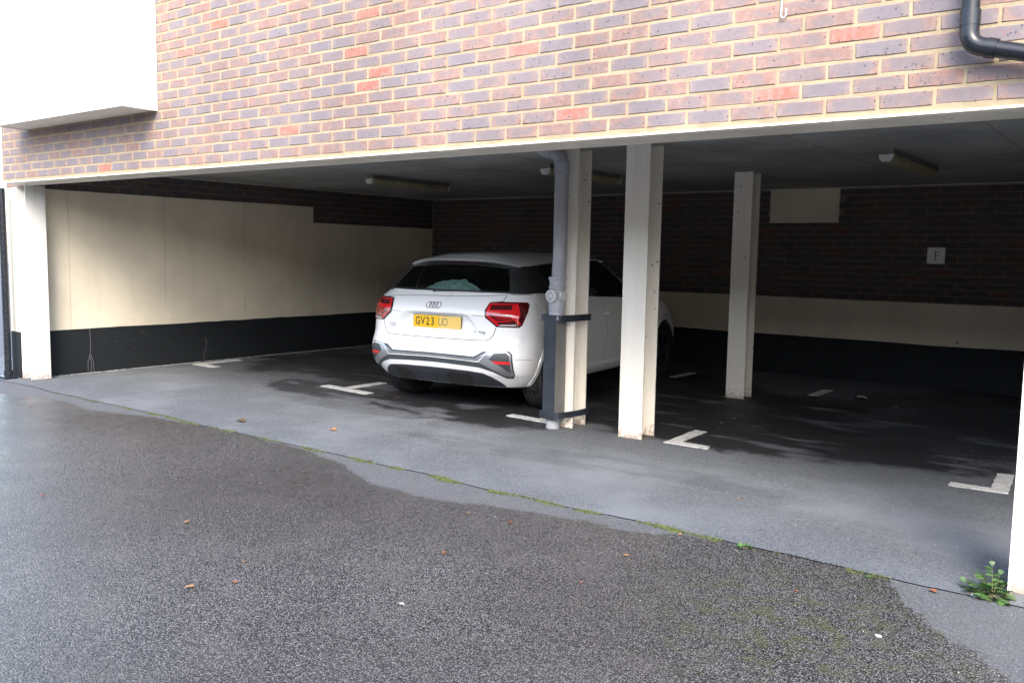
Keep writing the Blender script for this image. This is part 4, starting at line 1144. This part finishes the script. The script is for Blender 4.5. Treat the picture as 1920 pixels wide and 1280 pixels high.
# wiper
wp = MB(); wy = lambda x, vv: GS(math.copysign(abs(x), x), vv)
a = GS(-.02, .035); b = GS(.22, .065); c_ = GS(.30, .06)
def outp(p, k): return p + Vector((0, -k, k * .3))
wpo = wp.tube([outp(a, .004), outp(a, .028)], .016, 14).tube([outp(a, .02), outp(a.lerp(b, .5), .02), outp(b, .016)], [.011, .009, .006], 8).tube([outp(GS(.10, .085), .01), outp(b, .012), outp(GS(.40, .035), .01)], [.004, .005, .003], 6).build('rear_wiper', MT['diffuser'], smooth=True); wpo.parent = car
# ---- roof
ZC = smooth_tab([(.30, 1.335), (.36, 1.348), (.5, 1.385), (.56, 1.398), (.8, 1.414), (1.3, 1.430), (1.8, 1.427), (2.2, 1.402), (2.4, 1.375)], .05)
ZG = smooth_tab([(.30, 1.285), (.42, 1.288), (.62, 1.294), (.9, 1.316), (1.2, 1.334), (1.6, 1.352), (2.0, 1.357), (2.4, 1.335)], .05)
def roof_pt(u, y):
    w = float(np.interp(y, [.36, .5, .62, .9, 1.2, 2.0, 2.4], [.575, .600, .630, .625, .618, .600, .575])); zc = itp(ZC, y); zg = itp(ZG, y)
    return Vector((u * w, y, zg + (zc - zg) * (1 - abs(u) ** 2.6)))
def roof_sheet(name, y0f, y1f, mat, ny, th=.03, nu=40, lift=0.):
    V = []; F = []; us = [math.sin((j / nu * 2 - 1) * math.pi / 2) * .25 + (j / nu * 2 - 1) * .75 for j in range(nu + 1)]
    for i in range(ny + 1):
        for u in us:
            ya, yb = y0f(u), y1f(u); y = ya + (yb - ya) * i / ny; p = roof_pt(u, y); p.z += lift
            V.append(p)
    n0 = len(V)
    V += [Vector((p.x * .97, p.y + (.03 if p.y < .6 else 0), p.z - th)) for p in V]
    m = nu + 1
    for i in range(ny):
        for j in range(nu):
            q = (i * m + j, i * m + j + 1, (i + 1) * m + j + 1, (i + 1) * m + j); F.append(q); F.append(tuple(x + n0 for x in reversed(q)))
    bd = [j for j in range(m)] + [i * m + nu for i in range(1, ny + 1)] + [ny * m + j for j in range(nu - 1, -1, -1)] + [i * m for i in range(ny - 1, 0, -1)]
    for i in range(len(bd)): a, b = bd[i], bd[(i + 1) % len(bd)]; F.append((a, a + n0, b + n0, b))
    return cobj(name, V, F, mat, sharp=50)
lip = lambda u: .355 + .135 * abs(u) ** 2.4
seam = lambda u: .545 + .0 * abs(u) + .055 * abs(u) ** 6
roof_sheet('spoiler', lip, lambda u: seam(u) - .0035, MT['paint'], 8, th=.022)
roof_sheet('roof', seam, lambda u: 2.33 - .06 * u * u, MT['paint'], 34, th=.02)
ant = MB().tube([(.0, .84, 1.410), (.0, .87, 1.455), (.0, .885, 1.457), (.0, .96, 1.422)], [.020, .006, .007, .012], 10).build('antenna', MT['blade'], smooth=True); ant.parent = car
# mirrors
for sg in (-1, 1):
    mo = MB().tube([(sg * .80, 2.42, 1.0), (sg * .88, 2.42, 1.02), (sg * .94, 2.41, 1.045), (sg * 1.0, 2.41, 1.05), (sg * 1.03, 2.415, 1.045)], [.02, .03, .07, .065, .02], 14).build('door_mirror', MT['paint'], smooth=True); mo.parent = car

# ---- wheels
def wheel_protos():
    tv = []; prof = [(.205, -.10), (.245, -.112), (.290, -.114), (.322, -.105), (.333, -.088)]
    gro = [-.06, -.02, .02, .06]
    x = -.088
    for g in gro: prof += [(.336, g - .007), (.328, g - .005), (.328, g + .005), (.336, g + .007)]
    prof += [(.333, .088), (.322, .105), (.290, .114), (.245, .112), (.205, .10)]
    n = 56; v = [(x, r * math.cos(2 * math.pi * k / n), r * math.sin(2 * math.pi * k / n)) for r, x in prof for k in range(n)]
    f = [(i * n + k, i * n + (k + 1) % n, (i + 1) * n + (k + 1) % n, (i + 1) * n + k) for i in range(len(prof) - 1) for k in range(n)]
    return v, f
tyv, tyf = wheel_protos()
tyre_me = None
def wheel(x, y, sg):
    global tyre_me, rim_me
    r = D.objects.new('wheel', None); COL.objects.link(r); r.parent = car; r.location = (x, y, .330); r.empty_display_size = .1
    if sg < 0: r.rotation_euler = (0, 0, math.pi)
    if tyre_me is None:
        o = cobj('tyre', tyv, tyf, MT['rubber'], r, sharp=30); tyre_me = o.data
        mb = MB(); n = 56; prof = [(.212, -.10), (.200, -.09), (.195, .03), (.200, .085), (.212, .095), (.205, .10), (.190, .088)]
        v = [(xx, rr * math.cos(2 * math.pi * k / n), rr * math.sin(2 * math.pi * k / n)) for rr, xx in prof for k in range(n)]
        f = [(i * n + k, i * n + (k + 1) % n, (i + 1) * n + (k + 1) % n, (i + 1) * n + k) for i in range(len(prof) - 1) for k in range(n)]
        mb.add(v, f)
        for k in range(5):
            for d in (-.13, .13):
                a = 2 * math.pi * k / 5; a2 = a + d; c, s = math.cos, math.sin
                w = .016; px, pz = -s(a2) * w, c(a2) * w
                p0 = (c(a) * .05, s(a) * .05); p1 = (c(a2) * .198, s(a2) * .198)
                v = [(xx, q[0] + e * px, q[1] + e * pz) for q in (p0, p1) for xx in (.055, .082) for e in (-1, 1)]
                mb.add(v, [(0, 1, 3, 2), (4, 6, 7, 5), (0, 4, 5, 1), (2, 3, 7, 6), (0, 2, 6, 4), (1, 5, 7, 3)])
        mb.tube([(-.06, 0, 0), (.085, 0, 0)], .062, 24); mb.tube([(-.02, 0, 0), (.0, 0, 0)], .165, 30)
        o2 = cobj('rim', mb.v, mb.f, MT['rim'], r, sharp=40); rim_me = o2.data
    else:
        for nm, me in (('tyre', tyre_me), ('rim', rim_me)):
            o = D.objects.new(nm, me); COL.objects.link(o); o.parent = r
for yy in (.76, 3.335):
    wheel(.775, yy, 1); wheel(-.775, yy, -1)
# ---- cloth on the parcel shelf
cw = Matrix.Translation(car.location) @ Matrix.Rotation(.1033, 4, 'Z')
V = []; F = []; NX, NY = 34, 16; rr = random.Random(2)
for i in range(NX + 1):
    for j in range(NY + 1):
        u, v_ = i / NX, j / NY
        hgt = .11 * math.sin(math.pi * min(1, u * 1.02)) ** .8 * (.6 + .4 * v_)
        x = -.52 + u * .68 + .02 * math.sin(v_ * 6); y = .42 + v_ * .24 + .03 * math.sin(u * 5)
        z = 1.040 + hgt * v_ ** .7 + .03 * mnoise.noise(Vector((u * 7, v_ * 5, 2))) + .012 * mnoise.noise(Vector((u * 19, v_ * 13, 5)))
        V.append(cw @ Vector((x, y, max(1.03, z))))
for i in range(NX):
    for j in range(NY): F.append((i * (NY + 1) + j, (i + 1) * (NY + 1) + j, (i + 1) * (NY + 1) + j + 1, i * (NY + 1) + j + 1))
mesh_obj('cloth', V, F, MT['cloth'], smooth=True, label='crumpled pale teal cloth behind the rear window of the white car', cat='cloth')

# ================================================================ leaves, litter, moss, weeds
def leaf_obj(x, y, s, rz, mat, label, cat='leaf', name='fallen_leaf', group=None):
    r = random.Random(int(x * 977 + y * 131)); v = []; f = []; n = 9
    for i in range(n):
        t = i / (n - 1); w = .42 * math.sin(math.pi * t) ** .8 * (1 + .15 * math.sin(t * 14)); c = .12 * math.sin(math.pi * t) + r.uniform(-.01, .02)
        for k in (-1, 0, 1): v.append((s * (t - .5), s * k * w, s * (c + .16 * abs(k) * w + .06) * (.7 + .4 * r.random()) ))
    for i in range(n - 1):
        for k in range(2): f.append((i * 3 + k, (i + 1) * 3 + k, (i + 1) * 3 + k + 1, i * 3 + k + 1))
    o = mesh_obj(name, v, f, MT[mat], smooth=True, label=label, cat=cat, group=group); o.location = (x, y, .004); o.rotation_euler = (r.uniform(-.15, .15), r.uniform(-.15, .15), rz)
    return o
LV = [(1.561, -.528, .05, 'leaf_dead', 'small reddish leaf alone on the far left of the driveway'),
 (4.415, -1.762, .045, 'leaf_dead', 'faint orange leaf at the left edge of the frame on the driveway'),
 (5.461, -1.53, .05, 'leaf_pale', 'flat tan leaf on the left driveway, farther than the big pale one'),
 (6.247, -2.02, .058, 'leaf_pale', 'biggest pale curled leaf on the near left driveway'),
 (6.336, -1.869, .036, 'leaf_dead', 'small orange leaf just right of the big pale curled leaf'),
 (6.156, -1.693, .028, 'leaf_pale', 'tiny tan leaf above the big pale curled leaf'),
 (3.147, .552, .03, 'leaf_pale', 'tiny pale leaf on the dry floor strip at left'),
 (3.037, 1.43, .05, 'leaf_pale', 'pale leaf on the floor below the T mark'),
 (1.845, 2.546, .05, 'leaf_dead', 'orange leaf on the dark floor between the L mark and the T mark'),
 (3.522, 1.97, .05, 'leaf_dead', 'brown leaf on the floor behind the left rear tyre'),
 (4.226, .543, .085, 'leaf_pale', 'long flat tan leaf lying on the grey floor strip'),
 (5.183, .016, .05, 'leaf_dead', 'orange leaf lying on the mossy joint'),
 (5.108, -.47, .045, 'leaf_dead', 'reddish leaf on the driveway just left of the grey tongue'),
 (5.243, .474, .03, 'leaf_pale', 'tiny pale leaf on the grey floor right of the mossy joint'),
 (6.77, -1.03, .036, 'leaf_dead', 'bright orange leaf in the middle of the driveway'),
 (6.449, -.468, .03, 'leaf_pale', 'small tan leaf at the edge of the damp driveway'),
 (6.724, -.457, .042, 'leaf_dead', 'dull red leaf right of the small tan one at the damp edge'),
 (7.468, -.928, .028, 'leaf_dead', 'small red leaf in front of the golden leaf on the right driveway'),
 (7.448, -.509, .040, 'leaf_pale', 'golden leaf on the right driveway close to the joint'),
 (7.473, .765, .030, 'leaf_pale', 'pale leaf on the grey floor in front of the dark damp patch'),
 (6.405, 3.201, .04, 'leaf_pale', 'yellowish leaf in the dark right of the freestanding post, rear of two'),
 (6.403, 2.936, .04, 'leaf_pale', 'yellowish leaf in the dark right of the freestanding post, front of two'),
 (7.21, 1.862, .03, 'leaf_dead', 'brown leaf on the dark damp patch at right'),
 (8.683, -.053, .045, 'leaf_dead', 'crumpled brown leaf on the dry strip left of the big weed'),
 (7.5, -.054, .03, 'leaf_pale', 'small leaf caught in the mossy joint at right'),
 (8.224, -.426, .026, 'leaf_dead', 'small rust red leaf on the mossy driveway patch')]
rl = random.Random(12)
for x, y, s, mt, lab in LV: leaf_obj(x, y, s * .75, rl.uniform(0, 6.3), mt, lab, group='dead leaves scattered on the ground')
leaf_obj(3.415, .277, .09, .4, 'twig', 'short dark twig on the pale floor strip at left', cat='twig', name='twig')
leaf_obj(7.043, -1.593, .030, .3, 'litter', 'whitish flake on the near driveway', cat='litter', name='litter')
leaf_obj(6.951, 5.057, .16, .1, 'litter', 'long pale scrap on the dark floor right of the rear post', cat='litter', name='litter')
leaf_obj(7.352, 4.764, .08, .0, 'litter', 'short pale scrap on the dark floor near the sign', cat='litter', name='litter')
# moss tufts along the joint
r = random.Random(8); V = []; F = []
dens = [(.9, 2.2, .35), (2.2, 3.6, .7), (3.6, 4.6, .5), (4.6, 5.25, .55), (5.25, 6.35, 1.3), (6.35, 6.8, .7), (6.85, 7.1, 1.0), (7.2, 7.7, 1.1), (7.8, 8.0, .5), (8.3, 8.5, .3)]
for a, b, dn in dens:
    for _ in range(int((b - a) * 2600 * dn)):
        x = r.uniform(a, b); clump = mnoise.noise(Vector((x * 4, 1, 0)))
        if clump < .08 + r.uniform(-.2, .1): continue
        y = crack_y(x) + r.gauss(0, .014 + .055 * max(0, clump) * dn); s = r.uniform(.002, .0055); h = s * r.uniform(.6, 1.8); an = r.uniform(0, 6.3); k = len(V)
        V += [(x + s * math.cos(an + q), y + s * math.sin(an + q), .001) for q in (0, 2.1, 4.2)] + [(x + r.uniform(-s, s), y + r.uniform(-s, s), h)]
        F += [(k, k + 1, k + 3), (k + 1, k + 2, k + 3), (k + 2, k, k + 3)]
mesh_obj('moss', V, F, MT['moss'], kind='stuff', label='green moss growing along the joint between driveway and garage floor', cat='moss')
# loose grit along the walls and on the ground
V = []; F = []
def grit(x, y, s):
    k = len(V); a = r.uniform(0, 6.3); V.extend([(x + s * math.cos(a + q), y + s * math.sin(a + q), .002) for q in (0, 2.1, 4.2)] + [(x, y, .002 + s * .9)]); F.extend([(k, k + 1, k + 3), (k + 1, k + 2, k + 3), (k + 2, k, k + 3)])
for _ in range(1500): grit(XL + abs(r.gauss(0, .018)) + .006, r.uniform(.42, 6.3), r.uniform(.002, .007))
for _ in range(900): grit(r.uniform(-1, 11), r.uniform(.1, 6.2), r.uniform(.0012, .004))
for _ in range(260): grit(r.uniform(3, 11), r.uniform(-3.2, 0), r.uniform(.0015, .0035))
mesh_obj('grit', V, F, MT['litter'], kind='stuff', label='pale loose grit scattered on the floor and along the wall foot', cat='grit')

# ---- weeds
def weed(px, py, sc, label, fronds, seed):
    r = random.Random(seed); root = empty('weed', (px, py, 0), label=label, cat='weed')
    stems = MB()
    def leaf(p, d, L, wd, lob):
        d = d.normalized(); sd = d.cross(Vector((0, 0, 1))); sd = sd.normalized() if sd.length > .01 else Vector((1, 0, 0)); up = sd.cross(d)
        tilt = r.uniform(-.5, .5); sd = (sd * math.cos(tilt) + up * math.sin(tilt)); v = []; f = []; n = 7
        for i in range(n):
            t = i / (n - 1); w = wd * (math.sin(math.pi * min(1, t * .93 + .05)) ** .7) * (1 + lob * math.sin(t * 17)); c = p + d * L * t + Vector((0, 0, -.25 * L * t * t))
            v += [c - sd * w + Vector((0, 0, w * .25)), c, c + sd * w + Vector((0, 0, w * .25))]
        for i in range(n - 1):
            for k in range(2): f.append((i * 3 + k, (i + 1) * 3 + k, (i + 1) * 3 + k + 1, i * 3 + k + 1))
        o = mesh_obj('leaf', v, f, MT['weed'], smooth=True); put(o, root)
    for (az, el, L, kind) in fronds:
        d = Vector((math.cos(az) * math.cos(el), math.sin(az) * math.cos(el), math.sin(el))); L *= sc
        pts = [Vector((px, py, .0)) + d * L * t + Vector((0, 0, -.3 * L * t * t * math.cos(el))) for t in (0, .25, .5, .75, 1)]
        stems.tube(pts, [.0022 * sc, .0018 * sc, .0015 * sc, .0012 * sc, .0008 * sc], 5)
        if kind == 'p':      # pinnate
            for t in (.35, .5, .64, .77, .88):
                b = pts[0] + d * L * t + Vector((0, 0, -.3 * L * t * t * math.cos(el)))
                for s in (-1, 1):
                    sd = d.cross(Vector((0, 0, 1))).normalized() * s + d * .5; leaf(b, sd, (.03 + .012 * t) * sc, .014 * sc, .1)
            leaf(pts[-1], d + Vector((0, 0, .2)), .036 * sc, .016 * sc, .12)
        else: leaf(pts[2], d, L * .62, (.034 if kind == 'b' else .045) * sc, .12)
    put(stems.build('stem', MT['stem'], smooth=True), root); return root
weed(8.892, .045, .72, 'bright green leafy weed growing at the foot of the nearest post', [(2.9, .55, .19, 'p'), (2.6, .95, .17, 'p'), (1.9, 1.25, .20, 'p'), (1.3, 1.05, .17, 'p'), (.9, .8, .15, 'p'), (3.4, .35, .15, 'b'), (.3, .6, .12, 'w'), (5.2, .4, .09, 'w'), (4.4, .3, .08, 'b'), (.0, .35, .10, 'w'), (4.9, .75, .12, 'w'), (3.6, 1.0, .11, 'w'), (1.5, .7, .13, 'p'), (5.5, .3, .12, 'p'), (2.8, .3, .17, 'p'), (4.1, .45, .12, 'p'), (5.9, .7, .11, 'w'), (2.2, .5, .13, 'b'), (3.9, .6, .08, 'w'), (.6, .2, .13, 'w')], 3)
weed(7.835, -.035, .42, 'tiny green seedling in the driveway joint', [(a, .5, .09, 'w') for a in (0, 1, 2.1, 3.2, 4.4, 5.3)], 5)
weed(8.43, -.065, .3, 'smallest sprig of green in the joint left of the big weed', [(a, .6, .08, 'w') for a in (.5, 2.1, 3.7, 5.3)], 6)
def dsc(x, y, rx, ry, rz, label, name='paper_disc', cat='litter'):
    n = 24; v = [(rx * math.cos(2 * math.pi * k / n), ry * math.sin(2 * math.pi * k / n), z) for z in (.0, .004) for k in range(n)]
    o = mesh_obj(name, v, [tuple(range(n, 2 * n))] + [(k, (k + 1) % n, (k + 1) % n + n, k + n) for k in range(n)], MT['litter'], label=label, cat=cat); o.location = (x, y, .004); o.rotation_euler = (.04, .03, rz)

dsc(8.838, .012, .022, .016, .2, 'pale oval disc beside the big weed')
dsc(8.621, -.673, .013, .010, .1, 'pale oval disc alone on the near right driveway')
